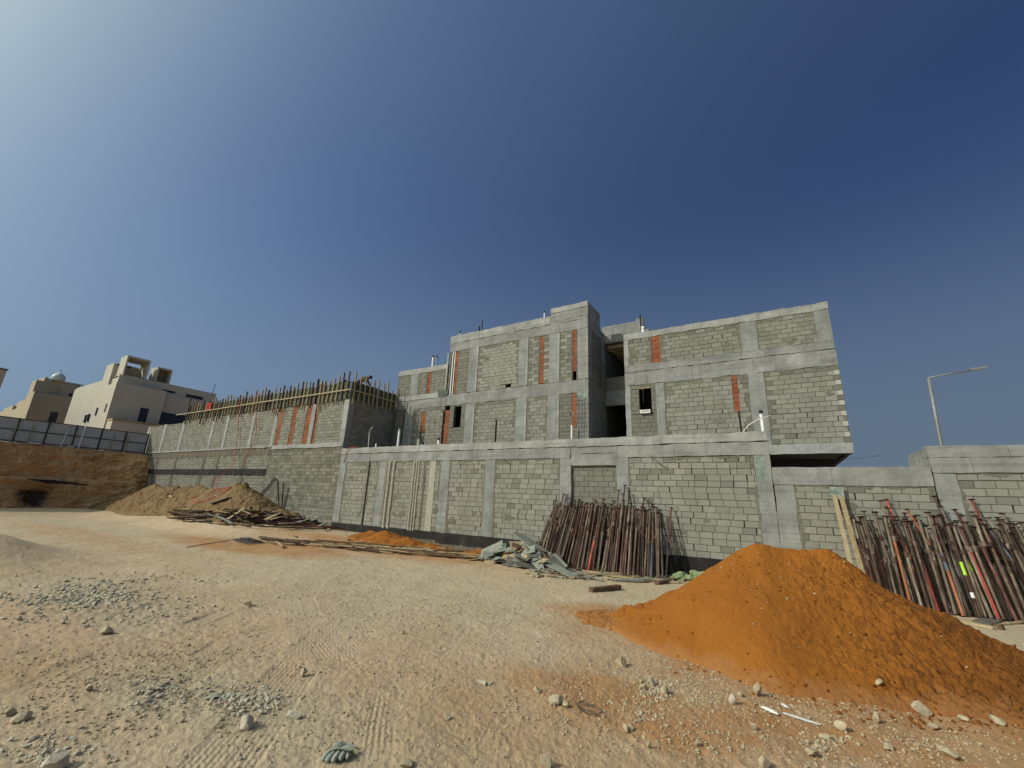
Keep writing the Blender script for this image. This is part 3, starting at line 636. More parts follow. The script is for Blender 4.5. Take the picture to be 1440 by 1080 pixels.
# ---- left building under formwork
lb = empty('block_building', (-35, 16, 0), 'long unfinished block building with red clay strips, timber formwork along its roof edge', 'building')
LCOL = [(-49.80, -49.30, 7.54), (-46.38, -45.90, 7.56), (-42.80, -42.32, 7.60), (-37.58, -37.22, 7.9), (-35.42, -35.06, 7.9), (-31.74, -31.40, 8.0), (-28.92, -28.58, 8.0), (-24.80, -24.40, 8.0), (-21.67, -21.24, 8.0)]
for i, (a, b, t_) in enumerate(LCOL): cast(F0, lb, 'column', a, b, 5.08, t_, .022, .25, 'concrete_pale' if i != 7 else 'concrete', .010, 50 + i)
orn = [(-28.40, -27.97), (-26.85, -26.42), (-25.32, -24.81), (-24.32, -24.12)]
for i, (a, b) in enumerate(orn): clay(F0, lb, a, b, 5.13, 8.02, 70 + i)
gaps = [(-49.30, -46.38, 7.52), (-45.90, -42.80, 7.5), (-42.32, -37.58, 8), (-37.22, -35.42, 8), (-35.06, -31.74, 8), (-31.40, -28.92, 8), (-28.58, -24.80, 8), (-24.40, -21.67, 8)]
for i, (a, b, t_) in enumerate(gaps): block_panel(F0, lb, a, b, 5.10, t_, [(o[0], o[1], 5, 8.1) for o in orn if a < o[0] < b], voids=.02, tone=(.35, .85), seed=50 + i, edge_dark=.4)
cast(F0, lb, 'beam', -28.60, -21.24, 4.86, 5.12, .05, .25, 'concrete_pale', .022, 60, [-26.3, -24.1])
cast(F0, lb, 'ledge', -49.6, -28.62, 5.0, 5.09, .09, .25, 'concrete_pale', .02, 61)
cast(F0, lb, 'bitumen_band', -49.6, -28.62, 4.55, 4.99, .03, .25, 'wash', .035, 62)
cast(F0, lb, 'bitumen_band', -49.6, -28.75, 3.17, 3.58, .045, .25, 'bitumen', .03, 63)
for i, u in enumerate([-49.4, -46.1, -42.5, -37.6, -35.5, -31.7]):
    cast(F0, lb, 'lower_column', u - .2, u + .2, 3.59, 4.54, .025, .2, 'wash', .03, 80 + i)
    cast(F0, lb, 'lower_column', u - .2, u + .2, -.1, 3.16, .025, .2, 'wash', .03, 90 + i)
us = [-49.2, -46.3, -45.9, -42.7, -42.3, -37.8, -37.4, -35.7, -35.3, -31.9, -31.5, -28.72]
for i in range(0, len(us), 2):
    block_panel(F0, lb, us[i], us[i + 1], 3.58, 4.56, (), mat='block', tone=(.3, .7), voids=0, seed=100 + i)
    block_panel(F0, lb, us[i], us[i + 1], -.1, 3.17, (), mat='block', tone=(.3, .7), voids=0, seed=120 + i)
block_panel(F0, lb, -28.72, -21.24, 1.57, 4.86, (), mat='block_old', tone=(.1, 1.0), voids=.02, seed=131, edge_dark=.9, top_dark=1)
block_panel(F0, lb, -28.72, -21.24, -.2, 1.53, (), mat='block_old', tone=(.45, 1.1), voids=.01, seed=132)
cast(F0, lb, 'joint_strip', -28.72, -21.24, 1.53, 1.57, .012, .2, 'concrete', .012, 65)
FR = face_x(-21.23)
cast(FR, lb, 'column', 16.02, 16.36, 4.75, 8.0, .012, .25, 'concrete_dark', .01, 66)
block_panel(FR, lb, 16.36, 19.62, 4.75, 8.0, (), tone=(.3, .8), voids=.03, seed=140)
mb = MB(); mb.box(-42.3, -21.5, 16.26, 31, 8.02, 8.2); part(mb, 'roof_deck', M['ply'], lb)
mb = MB(); mb.box(-49.6, -49.4, 16.26, 31, 0, 7.5); mb.box(-49.4, -21.5, 30.8, 31, 0, 8.0); part(mb, 'rear_wall', M['concrete_dark'], lb)

# ---- formwork along the roof edge
fm = empty('roof_formwork', (-32, 15.9, 7.6), 'timber formwork of upright studs, ledger and green plywood round the left roof edge', 'formwork')
mb = MB(); x = -42.2
while x < -21.4: mb.box(x, min(x + 2.42, -21.27), 15.93, 15.95, 7.72 + rnd.uniform(-.02, .02), 8.80 + rnd.uniform(-.02, .02)); x += 2.44
part(mb, 'plywood_sheet', M['ply'], fm)
mb = MB(); mb.box(-21.19, -21.17, 15.95, 17.9, 7.74, 8.81); mb.box(-21.185, -21.165, 17.92, 19.6, 7.74, 8.79); part(mb, 'plywood_sheet', M['ply'], fm)
def beam_part(p, q, w, h, name, mat, parent, label=None):
    mb = MB(); p, q = Vector(p), Vector(q); d = q - p
    R_ = d.to_track_quat('X', 'Z').to_matrix(); mb.obox((p + q) / 2, (d.length, w, h), R_); return part(mb, name, M[mat], parent, label=label)
beam_part((-44.0, 15.80, 8.24), (-36.0, 15.79, 8.22), .05, .065, 'ledger', 'wood_pale', fm)
beam_part((-36.1, 15.745, 8.225), (-28.4, 15.745, 8.24), .05, .065, 'ledger', 'wood_pale', fm)
beam_part((-28.5, 15.80, 8.23), (-21.1, 15.80, 8.24), .05, .065, 'ledger', 'wood_pale', fm)
beam_part((-21.02, 15.75, 8.235), (-21.02, 19.6, 8.23), .05, .065, 'ledger', 'wood_pale', fm)
x = -42.15; k = 0
while x < -21.3:
    top = rnd.choice([8.95, 9.0, 9.05, 9.15, 9.25]) + rnd.uniform(-.05, .05) + (.45 if rnd.random() < .07 else 0)
    bot = rnd.choice([7.75, 7.65, 7.55, 7.4, 7.5]) - (.35 if rnd.random() < .12 else 0)
    w = .09 if rnd.random() > .15 else .14
    beam_part((x + rnd.uniform(-.03, .03), 15.88, bot), (x + rnd.uniform(-.06, .06), 15.88, top), w, .05, 'stud', 'wood' if rnd.random() > .25 else 'wood_dark', fm); x += rnd.uniform(.36, .50)
for k in range(10):
    y = 16.15 + k * .37 + rnd.uniform(-.06, .06)
    beam_part((-21.11, y, 7.5 + rnd.uniform(-.1, .2)), (-21.11, y + rnd.uniform(-.05, .05), 9.15 + rnd.uniform(-.2, .4)), .05, .09, 'stud', 'wood', fm)
mb = MB(); r = random.Random(3)
for i in range(26):
    x = r.uniform(-42, -22); mb.obox((x, r.uniform(16.3, 17.0), 8.5 + r.uniform(0, .2)), (.025, .025, r.uniform(.5, .9)), Matrix.Rotation(r.uniform(-.25, .25), 3, 'Y'))
part(mb, 'starter_bars', M['rust_dark'], fm)

# ---- upper building: low left part, tall middle part, recess, right part
F1 = face_y(19.65)
ub = empty('unfinished_villa', (-9, 19.65, 4.4), 'tall unfinished grey block villa with concrete bands, red clay strips and dark openings', 'building')
def P1(u0, u1, z0, z1, seed, holes=(), **k): return block_panel(F1, ub, u0, u1, z0, z1, holes, seed=seed, **k)
def Cc(n, u0, u1, z0, z1, seed, out=.018, mat='concrete', amp=.012, joints=(), **k): return cast(F1, ub, n, u0, u1, z0, z1, out, .22, mat, amp, seed, joints, **k)
# low left part
Cc('parapet_cap', -21.25, -16.89, 10.11, 10.44, 200, .03, 'concrete_pale', .02, [-18.5])
Cc('column', -20.05, -19.38, 8.64, 10.10, 201); 
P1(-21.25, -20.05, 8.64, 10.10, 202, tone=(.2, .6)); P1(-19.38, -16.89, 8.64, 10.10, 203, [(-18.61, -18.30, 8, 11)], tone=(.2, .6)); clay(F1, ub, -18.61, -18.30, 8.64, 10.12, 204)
Cc('beam', -21.25, -16.89, 8.30, 8.63, 205, .03, 'concrete_pale', .016, [-19.9, -18.2]); Cc('beam', -21.25, -16.89, 7.70, 8.28, 206, .015, 'concrete', .016, [-19.5, -17.3])
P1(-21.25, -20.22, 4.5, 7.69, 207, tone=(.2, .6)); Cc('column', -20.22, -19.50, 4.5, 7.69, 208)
P1(-19.50, -16.89, 4.5, 7.69, 209, [(-18.80, -18.45, 6.12, 7.42), (-17.02, -16.89, 5.0, 7.42)], tone=(.35, .8)); clay(F1, ub, -18.80, -18.45, 6.12, 7.40, 210); slot(F1, ub, -18.62, -18.75, 5.55, 6.12)
slot(F1, ub, -20.4, -20.36, 5.6, 7.68)
# middle part
Cc('parapet_cap', -16.87, -9.75, 11.79, 12.29, 220, .028, 'concrete_pale', .022, [-14.6, -12.1]); Cc('beam', -16.87, -7.54, 11.22, 11.76, 221, .015, 'concrete', .014, [-14.9, -12.4, -9.2])
Cc('tower_cap', -9.73, -7.54, 12.44, 12.74, 222, .03, 'concrete_pale', .014); Cc('tower_band', -9.73, -7.54, 11.94, 12.42, 223, .012); Cc('tower_band', -9.73, -7.54, 11.775, 11.925, 224, .02)
for i, (a, b) in enumerate([(-15.28, -14.60), (-11.73, -11.12), (-9.79, -9.17), (-8.12, -7.545)]):
    Cc('column', a, b, 8.40, 11.21, 230 + i)
    mbx = MB(); mbx.fr = F1; mbx.rbox(b - .10, b + .005, -.1, .03, 8.42, 11.2, .14, .008, seed=i); part(mbx, 'plaster_strip', M['concrete_pale'], ub)
clay(F1, ub, -16.37, -16.16, 8.42, 11.22, 236); clay(F1, ub, -10.38, -10.13, 8.42, 11.22, 237); clay(F1, ub, -8.42, -8.20, 8.87, 11.22, 238)
P1(-16.87, -15.28, 8.40, 11.21, 240, [(-16.72, -16.38, 8.3, 11.25), (-16.37, -16.16, 8.3, 11.25)], tone=(.15, .55)); P1(-14.60, -11.73, 8.40, 11.21, 241, [(-12.55, -12.2, 8.44, 8.63)], tone=(.75, 1.15), edge_dark=1)
P1(-11.12, -9.79, 8.40, 11.21, 242, [(-10.38, -10.13, 8.3, 11.3)], tone=(.55, 1.25), edge_dark=1); P1(-9.17, -8.12, 8.40, 11.21, 243, [(-8.42, -8.20, 8.3, 11.3)], tone=(.45, 1.25), edge_dark=1)
mb = MB(); mb.fr = F1; mb.tube([(-16.62, -.03, 8.35), (-16.6, -.02, 11.2)], .05, 8); part(mb, 'pipe', M['pvc'], ub, True)
mb = MB(); mb.fr = F1; mb.tube([(-16.45, -.03, 8.35), (-16.44, -.02, 11.2)], .04, 8); part(mb, 'pipe', M['pvc'], ub, True)
slot(F1, ub, -16.53, -16.52, 8.4, 11.2)
mb = MB(); mb.fr = F1; mb.tube([(-16.95, .06, 8.7), (-16.93, .06, 11.1)], .055, 8); part(mb, 'pipe', M['plaster'], ub, True)
Cc('beam', -16.87, -7.54, 7.70, 8.38, 245, .02, 'concrete', .018, [-15.2, -12.9, -10.9, -9.5, -8.4])
mb = MB(); mb.fr = F1; mb.rbox(-17.55, -16.75, 0, .06, 8.36, 8.72, .2, .004, seed=2); part(mb, 'plywood_patch', M['ply'], ub)
for i, (a, b) in enumerate([(-15.29, -14.62), (-11.78, -11.12), (-9.84, -9.17), (-8.14, -7.545)]):
    Cc('column', a, b, 4.5, 7.69 if i < 3 else 7.40, 250 + i)
    mbx = MB(); mbx.fr = F1; mbx.rbox(b - .10, b + .005, -.1, .03, 4.5, 7.4, .14, .008, seed=i + 7); part(mbx, 'plaster_strip', M['concrete_pale'], ub)
mb = MB(); mb.fr = F1; mb.rbox(-8.15, -7.55, -.1, .02, 7.41, 7.68, .1, .006, seed=11); part(mb, 'paint_daub', M['green_paint'], ub)
clay(F1, ub, -16.87, -16.50, 4.9, 7.42, 256); clay(F1, ub, -8.44, -8.20, 5.94, 7.72, 257)
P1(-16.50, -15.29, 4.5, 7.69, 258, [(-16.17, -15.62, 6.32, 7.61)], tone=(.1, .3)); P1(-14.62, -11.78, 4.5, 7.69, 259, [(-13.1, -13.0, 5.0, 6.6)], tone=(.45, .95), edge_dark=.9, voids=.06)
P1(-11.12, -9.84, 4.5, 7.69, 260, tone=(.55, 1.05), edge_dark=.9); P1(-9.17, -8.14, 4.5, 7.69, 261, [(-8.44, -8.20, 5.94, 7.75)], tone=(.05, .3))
mb = MB(); mb.fr = F1
for k in range(7): mb.tube([(-8.1 + k * .085, .035, 4.6), (-8.1 + k * .085, .035, 7.38)], .008, 5)
for k in range(12): mb.tube([(-8.13, .04, 4.75 + k * .23), (-7.56, .04, 4.75 + k * .23)], .006, 5)
part(mb, 'wire_mesh', M['cable'], ub)
# side of the middle part, and the recess
FS = face_x(-7.53)
for n, a, b, c, d, m_ in [('side_beam', 19.87, 22.26, 11.22, 11.76, 'concrete'), ('side_beam', 19.87, 22.26, 7.70, 8.38, 'concrete'), ('side_parapet', 19.87, 21.5, 11.78, 12.73, 'concrete'), ('side_column', 19.87, 20.2, 8.39, 11.21, 'concrete'), ('side_column', 21.6, 22.26, 8.39, 11.21, 'concrete'), ('side_wall', 19.87, 22.26, 4.5, 7.69, 'concrete_dark')]:
    cast(FS, ub, n, a, b, c, d, .012, .22, m_, .012, a + c)
block_panel(FS, ub, 20.2, 21.6, 8.39, 11.21, (), tone=(.2, .7), seed=270)
F2 = face_y(22.30)
cast(F2, ub, 'recess_beam', -7.52, -5.0, 11.20, 11.70, .012, .2, 'concrete', .012, 271)
block_panel(F2, ub, -7.52, -5.0, 8.35, 9.12, (), tone=(.2, .6), seed=272, voids=0); cast(F2, ub, 'recess_beam', -7.52, -5.0, 7.5, 8.34, .012, .2, 'concrete', .012, 273)
mb = MB()
for k in range(10): mb.box(-7.5, -3.4, 22.62 + k * .5, 22.74 + k * .5, 10.98, 11.18)
mb.tube([(-7.4, 22.7, 10.93), (-5.2, 27.5, 10.93)], .06, 6); part(mb, 'ceiling_joists', M['wood_pale'], ub)
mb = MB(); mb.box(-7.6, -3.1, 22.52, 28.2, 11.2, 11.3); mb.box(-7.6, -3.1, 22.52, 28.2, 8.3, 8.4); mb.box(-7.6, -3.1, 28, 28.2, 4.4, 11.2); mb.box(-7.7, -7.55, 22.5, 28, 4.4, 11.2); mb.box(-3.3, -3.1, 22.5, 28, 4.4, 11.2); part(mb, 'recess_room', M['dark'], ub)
# right part
Cc('parapet_cap', -5.66, 2.62, 10.13, 10.44, 280, .03, 'concrete_pale', .022, [-2.4, .2]); Cc('edge_column', -5.66, -5.44, 8.78, 10.12, 281, mat='concrete_pale')
Cc('column', -.53, .07, 8.78, 10.12, 282); Cc('column', 2.12, 2.62, 8.78, 10.12, 283); clay(F1, ub, -4.33, -3.94, 8.80, 10.16, 284)
P1(-5.44, -.53, 8.78, 10.12, 285, [(-4.33, -3.94, 8, 11)], voids=.07, tone=(.35, .8)); P1(.07, 2.12, 8.78, 10.12, 286, voids=.10, tone=(.35, .8), edge_dark=.1)
Cc('beam', -5.66, 2.62, 8.44, 8.77, 287, .03, 'concrete', .016, [-3.2, -.6, .3]); Cc('beam', -5.66, 2.62, 7.78, 8.42, 288, .016, 'concrete', .02, [-4.6, -2.6, -.2, .4])
Cc('edge_column', -5.66, -5.42, 4.5, 7.77, 289, mat='concrete_pale'); Cc('column', -4.24, -3.86, 4.5, 7.77, 290); Cc('column', -.45, .12, 4.5, 7.77, 291); clay(F1, ub, -1.07, -.86, 6.19, 7.80, 292)
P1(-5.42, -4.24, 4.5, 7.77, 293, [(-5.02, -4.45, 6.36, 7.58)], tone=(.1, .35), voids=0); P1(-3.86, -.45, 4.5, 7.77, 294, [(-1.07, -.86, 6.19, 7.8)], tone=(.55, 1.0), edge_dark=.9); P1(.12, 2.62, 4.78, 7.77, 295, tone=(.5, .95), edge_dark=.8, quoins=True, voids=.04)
slot(F1, ub, -.9, -.93, 4.8, 6.19); slot(F1, ub, -.74, -.74, 4.8, 5.5)
mb = MB(); mb.fr = F1; mb.box(-5.04, -4.43, -.16, .004, 7.58, 7.62); part(mb, 'window_lintel', M['wood'], ub)
for k in range(7):
    mbx = MB(); mbx.fr = F1; z_ = 4.98 + k * .4; mbx.rbox(2.47, 2.622, -.1, .016, z_ + .01, z_ + .18, .06, .004, seed=k); part(mbx, 'end_block', M['quoin'], ub, label='pale end block')
cast(F1, ub, 'bottom_beam', -.1, 2.64, 4.38, 4.77, .03, .3, 'concrete_pale', .016, 296)
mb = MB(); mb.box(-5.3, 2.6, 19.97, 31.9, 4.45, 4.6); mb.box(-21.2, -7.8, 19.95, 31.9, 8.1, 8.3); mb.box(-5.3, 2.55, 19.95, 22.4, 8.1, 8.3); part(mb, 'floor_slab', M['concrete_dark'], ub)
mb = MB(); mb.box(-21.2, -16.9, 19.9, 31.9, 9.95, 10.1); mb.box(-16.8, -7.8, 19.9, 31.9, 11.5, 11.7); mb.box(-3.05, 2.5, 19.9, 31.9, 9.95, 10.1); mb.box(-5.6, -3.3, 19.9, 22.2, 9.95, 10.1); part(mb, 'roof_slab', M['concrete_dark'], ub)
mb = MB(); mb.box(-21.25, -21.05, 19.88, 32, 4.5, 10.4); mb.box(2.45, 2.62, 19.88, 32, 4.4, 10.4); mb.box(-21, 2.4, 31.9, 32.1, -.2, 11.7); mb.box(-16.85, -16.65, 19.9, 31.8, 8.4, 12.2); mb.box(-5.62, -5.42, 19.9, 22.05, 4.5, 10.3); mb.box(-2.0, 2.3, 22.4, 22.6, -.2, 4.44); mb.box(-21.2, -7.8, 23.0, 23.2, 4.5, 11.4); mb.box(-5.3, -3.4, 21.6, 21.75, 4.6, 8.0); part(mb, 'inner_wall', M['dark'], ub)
mb = MB(); mb.fr = face_y(27.0); mb.rbox(-9.3, -6.9, -.3, .01, 11.8, 14.40, .2, .03, seed=5); mb.rbox(-6.9, -6.45, -.3, .03, 11.8, 14.55, .2, .02, seed=6); mb.rbox(-6.75, -6.47, -2.6, -.3, 11.8, 14.2, .3, .01, seed=7); part(mb, 'stair_tower', M['concrete_dark'], ub)
mb = MB(); mb.rbox(-18.7, -16.9, 21.2, 21.5, 10.1, 10.95, .2, .02, seed=3); part(mb, 'roof_upstand', M['concrete'], ub)

# ------------------------------------------------------------------ villas on the upper terrace
def framed_window(parent, X, y0, y1, z0, z1, mull=0):
    m = MB(); f = .05
    for q in [(y0, y0 + f, z0, z1), (y1 - f, y1, z0, z1), (y0 + f, y1 - f, z0, z0 + f), (y0 + f, y1 - f, z1 - f, z1)]: m.box(X - .1, X + .012, *q)
    if mull: m.box(X - .1, X + .01, y0 + f, y1 - f, z0 + (z1 - z0) * mull - .03, z0 + (z1 - z0) * mull + .03)
    w = part(m, 'window', M['frame'], parent); g = MB(); g.box(X - .14, X - .03, y0 + f, y1 - f, z0 + f, z1 - f); part(g, 'pane', M['glass'], w)
def wall_x(mb, X, thick, y0, y1, z0, z1, holes=()):
    for a, b, c, d in rects_minus(y0, y1, z0, z1, holes): mb.box(X - thick, X, a, b, c, d)
v = empty('villa', (-66, 20, 5), 'big cream villa with framed roof boxes and dark windows behind the fence', 'villa')
mb = MB(); wall_x(mb, -60, .3, 15.47, 20.05, 5, 12.96, [(18.08, 18.84, 9.0, 10.62)]); mb.box(-62.9, -60.3, 15.47, 15.77, 5, 12.86); mb.box(-60.3, -60.0 - .3, 15.77, 20.05, 12.6, 12.7); mb.box(-62.9, -60.3, 15.77, 20.05, 12.55, 12.65)
part(mb, 'front_block', M['villa'], v)
mb = MB(); wall_x(mb, -60.5, .3, 20.05, 25.4, 5, 12.68, [(20.14, 23.6, 8.6, 10.58)]); mb.box(-62, -60.8, 20.05, 25.4, 12.55, 12.65); part(mb, 'side_block', M['villa'], v)
mb = MB(); wall_x(mb, -60.95, .3, 15.75, 25.6, 12.66, 14.05, [(19.95, 21.2, 13.05, 13.30), (22.35, 24.2, 12.93, 13.30)]); mb.box(-75, -61.25, 25.3, 25.6, 5, 14.05); mb.box(-75, -61.25, 15.75, 25.3, 13.7, 13.85); mb.box(-62.9, -61.25, 15.75, 16.0, 12.7, 13.9); part(mb, 'upper_block', M['villa'], v)
mb = MB(); mb.box(-65.2, -62.92, 15.52, 15.82, 5, 15.5); mb.box(-65.2, -64.9, 15.82, 20, 5, 13.8); mb.box(-62.95, -62.7, 15.82, 17.0, 13.9, 15.5); mb.box(-65.2, -62.7, 15.82, 18.5, 15.3, 15.5); mb.box(-65.2, -62.7, 18.3, 18.5, 13.8, 15.3); part(mb, 'stair_block', M['villa'], v)
mb = MB(); mb.box(-75, -65.4, 15.60, 15.9, 5, 13.6); mb.box(-75, -65.4, 15.9, 25.3, 13.3, 13.45); mb.box(-75, -74.7, 15.9, 25.3, 5, 13.4); part(mb, 'left_block', M['villa'], v)
for X, a, b, c, d, ml in [(-60, 18.08, 18.84, 9.0, 10.62, 0), (-60.5, 20.14, 23.6, 8.6, 10.58, 0), (-60.95, 19.95, 21.2, 13.05, 13.30, 0), (-60.95, 22.35, 24.2, 12.93, 13.30, 0)]: framed_window(v, X, a, b, c, d, ml)
for x_, z_ in [(-63.7, 9.9), (-61.0, 10.1), (-66.9, 9.3), (-66.0, 9.35)]:
    mb = MB(); mb.box(x_ - .09, x_ + .09, 15.40, 15.462 if x_ > -63 else 15.516 if x_ > -65.2 else 15.595, z_ - .45, z_ + .45); part(mb, 'slit_window', M['glass'], v)
def roof_box(y0, y1, z0, z1, x0, x1, back=None, fl=0):
    m = MB(); t = .16
    m.box(x0, x1, y0, y0 + t, z0, z1); m.box(x0, x1, y1 - t, y1, z0, z1); m.box(x0, x1, y0 + t, y1 - t, z1 - t, z1)
    if back: wall_x(m, x0 + t, t, y0 + t, y1 - t, z0, z1 - t, [back])
    else: m.box(x0, x0 + t, y0 + t, y1 - t, z0, z1 - t)
    part(m, 'roof_box', M['villa'], v)
roof_box(15.9, 18.05, 13.85, 16.25, -62.6, -60.7, (16.45, 17.75, 15.1, 15.85)); roof_box(18.95, 20.45, 13.85, 15.85, -63, -61.1)
mb = MB(); mb.tube([(-61.1, 25.2, 14.05), (-61.1, 25.2, 14.5), (-61.1, 25.3, 15.3)], .035, 6); part(mb, 'mast', M['frame'], v)
g = empty('garden_wall', (-58.4, 17.6, 5), 'rendered garden wall with tan coping between the fence and the cream villa', 'wall')
mb = MB(); mb.box(-58.7, -58.4, 15.6, 20.6, 5, 8.62); mb.box(-60.2, -58.7, 15.6, 15.9, 5, 8.62); part(mb, 'wall', M['villa'], g)
mb = MB(); mb.box(-58.75, -58.35, 15.55, 20.65, 8.62, 8.86); mb.box(-60.2, -58.75, 15.55, 15.95, 8.62, 8.86); part(mb, 'coping', M['coping'], g)

v2 = empty('villa', (-92, 19, 5), 'tan villa with a pale blue dome tank on its roof, left of the cream villa', 'villa')
mb = MB(); wall_x(mb, -85, .3, 13.93, 26, 5, 13.98, [(16.06, 16.84, 10.0, 11.55)]); mb.box(-88.6, -85.3, 13.93, 14.23, 5, 13.98); mb.box(-88.6, -85.3, 14.23, 26, 13.2, 13.35); mb.box(-88.6, -88.3, 14.23, 26, 5, 13.2); part(mb, 'lower_block', M['villa_b'], v2)
mb = MB(); wall_x(mb, -86.2, .3, 13.95, 16.5, 13.36, 15.75); mb.box(-88.4, -86.5, 13.95, 14.25, 13.36, 15.75); mb.box(-88.4, -86.5, 14.25, 22, 14.9, 15.0); wall_x(mb, -85.8, .3, 16.5, 19.8, 13.36, 15.55, [(17.4, 18.0, 14.2, 14.62)]); mb.box(-88, -86.1, 16.5, 16.8, 13.4, 15.5); mb.box(-86.1, -85.82, 16.8, 19.8, 15.3, 15.4); part(mb, 'upper_block', M['villa_b'], v2)
mb = MB(); mb.box(-93, -89.5, 15.2, 15.5, 15, 16.9); wall_x(mb, -89.5, .3, 15.5, 19.2, 15, 16.75, [(16.0, 17.3, 16.2, 16.6)]); mb.box(-93, -89.8, 15.5, 19.2, 16.5, 16.6); part(mb, 'roof_room', M['villa_b'], v2)
mb = MB(); mb.box(-89.2, -88.4, 19.0, 19.8, 15.4, 16.5); part(mb, 'roof_hood', M['dark'], v2)
framed_window(v2, -85, 16.06, 16.84, 10.0, 11.55, .5); framed_window(v2, -85.8, 17.4, 18.0, 14.2, 14.62)
tk = empty('water_tank', (-91, 16.8, 16.62), 'pale blue onion shaped dome tank on the tan villa roof', 'dome')
mb = MB(); mb.lathe([(.30, 0), (.55, .12), (.76, .45), (.80, .75), (.70, 1.05), (.42, 1.35), (.10, 1.58), (.03, 1.7)], 20, (-91, 16.8, 16.62)); part(mb, 'dome', M['tank'], tk, True)
mb = MB(); mb.tube([(-91, 16.8, 18.2), (-91, 16.8, 18.75)], .035, 6); part(mb, 'finial', M['frame'], tk)
names = ['third tan villa of the receding row, left of the domed villa', 'fourth tan villa of the receding row, with a lower roof', 'fifth far villa of the row, partly behind the fence', 'farthest small villa at the left end of the row']
for i, (X, Y, top) in enumerate([(-101, 16.2, 14.6), (-117, 17.2, 14.9), (-134, 18.9, 15.6), (-154, 21.0, 16.4)]):
    vv = empty('villa', (X - 5, Y + 5, 5), names[i], 'villa', 'tan villas receding behind the fence')
    mb = MB(); wall_x(mb, X, .3, Y, Y + 10, 5, top - .9, [(Y + 2, Y + 3, 9, 10.8)]); mb.box(X - 10, X - .3, Y, Y + .3, 5, top - .9); mb.box(X - 10, X - .3, Y + .3, Y + 10, top - 1.5, top - 1.3); part(mb, 'lower_block', M['villa_b'], vv)
    mb = MB(); mb.box(X - 8, X - 1.5, Y + .25, Y + 6, top - .9, top + .5); mb.box(X - 6, X - 3.5, Y + 1.2, Y + 4, top + .5, top + 1.4); part(mb, 'roof_room', M['villa_b'], vv)
    framed_window(vv, X, Y + 2, Y + 3, 9, 10.8, .5)
v3 = empty('villa', (-76, 2, 5), 'pinkish villa corner cut off by the left edge of the photo', 'villa')
mb = MB(); wall_x(mb, -70, .3, -9, 8.97, 5, 13.62, [(2, 4, 8.5, 11)]); mb.box(-84, -70.3, 8.67, 8.97, 5, 13.62); mb.box(-84, -70.3, -9, 8.67, 13.0, 13.2); part(mb, 'wall', M['villa_c'], v3)
mb = MB(); mb.box(-84.1, -69.92, -9.1, 9.05, 13.62, 13.78); part(mb, 'roof_edge', M['dark'], v3); framed_window(v3, -70, 2, 4, 8.5, 11, .5)

# ------------------------------------------------------------------ sheet steel fence on top of the bank
fe = empty('site_fence', (-49, 5, 4.95), 'grey corrugated steel hoarding with black rails on top of the earth bank', 'fence')
def fz(y): return 4.93 + .012 * math.sin(y * .9)
ys = [15.9]
while ys[-1] > -14: ys.append(ys[-1] - 1.62)
for a, b in zip(ys[:-1], ys[1:]):
    n = 26; vs = []; fs = []
    for k in range(n * 2 + 1):
        y = a + (b - a) * k / (n * 2); w = .018 if (k // 2) % 2 else 0
        vs += [(-49.06 + w, y, fz(a) + .03), (-49.06 + w, y, fz(a) + 1.83)]
    fs = [(2 * k, 2 * k + 2, 2 * k + 3, 2 * k + 1) for k in range(n * 2)]
    mb = MB(); mb._add(vs, fs); part(mb, 'sheet', M['fence'], fe)
for y in ys: mb = MB(); mb.box(-49.035, -48.965, y - .035, y + .035, 4.75, 6.80); part(mb, 'post', M['frame'], fe)
for z in (5.05, 5.9, 6.76): mb = MB(); mb.box(-49.03, -48.99, ys[-1], ys[0], z - .028, z + .028); part(mb, 'rail', M['frame'], fe)
for i, (y, dy) in enumerate([(7.70, .08), (8.58, .05), (10.42, .2), (11.45, .12), (13.45, .04), (14.43, .03)]):
    o = MB(); o.tube([(-48.88, y, 4.93), (-48.93, y + dy * .6, 6.4 if i != 3 else 6.9)], .04, 8); q = o.build('leaning_pipe', M['pvc'] if i in (2, 3) else M['coping'], None, True)
    tag(q, ['first tan pipe against the steel fence from the left edge', 'second tan pipe against the steel fence from the left edge', 'bent white pipe against the steel fence below the villa corner', 'tallest straight white pipe leaning on the steel fence', 'slim tan pipe on the fence near its right end', 'slim tan pipe at the right end of the fence'][i], 'pipe', 'pipes leaning on the steel fence')
def lump(name, c, size, mat, seed, sub=2, amp=.18, cuts=0):
    import bmesh
    bm = bmesh.new(); bmesh.ops.create_icosphere(bm, subdivisions=sub, radius=.5); r = random.Random(seed)
    planes = [(Vector((r.gauss(0, 1), r.gauss(0, 1), r.gauss(0, 1))).normalized(), r.uniform(.22, .40)) for _ in range(cuts)]
    off = Vector((seed * 3.1, seed * 1.7, 0))
    for q in bm.verts:
        p = q.co.copy(); p *= 1 + amp * 1.6 * noise.noise(p * 2.2 + off) + amp * .5 * noise.noise(p * 6 + off)
        for n_, d_ in planes:
            k = p.dot(n_) - d_
            if k > 0: p -= n_ * k
        q.co = p
    if cuts:
        for q in bm.verts: q.co += q.co.normalized() * noise.noise(q.co * 14 + off) * .02
    me = bpy.data.meshes.new(name); bm.to_mesh(me); bm.free(); me.materials.append(M[mat])
    o = bpy.data.objects.new(name, me); C.objects.link(o); o.location = c; o.scale = size; return o
for i, (y, lab) in enumerate([(8.75, 'flat white sack at the fence foot, leftmost'), (9.1, 'small white sack at the fence foot beside the bent pipe'), (10.95, 'tiny white sack at the fence foot near the straight white pipe')]):
    o = lump('white_sack', (-48.7, y, 4.98), (.35, .5, .16), 'sandbag', i, 2, .25); tag(o, lab, 'sack', 'white sacks at the fence foot')
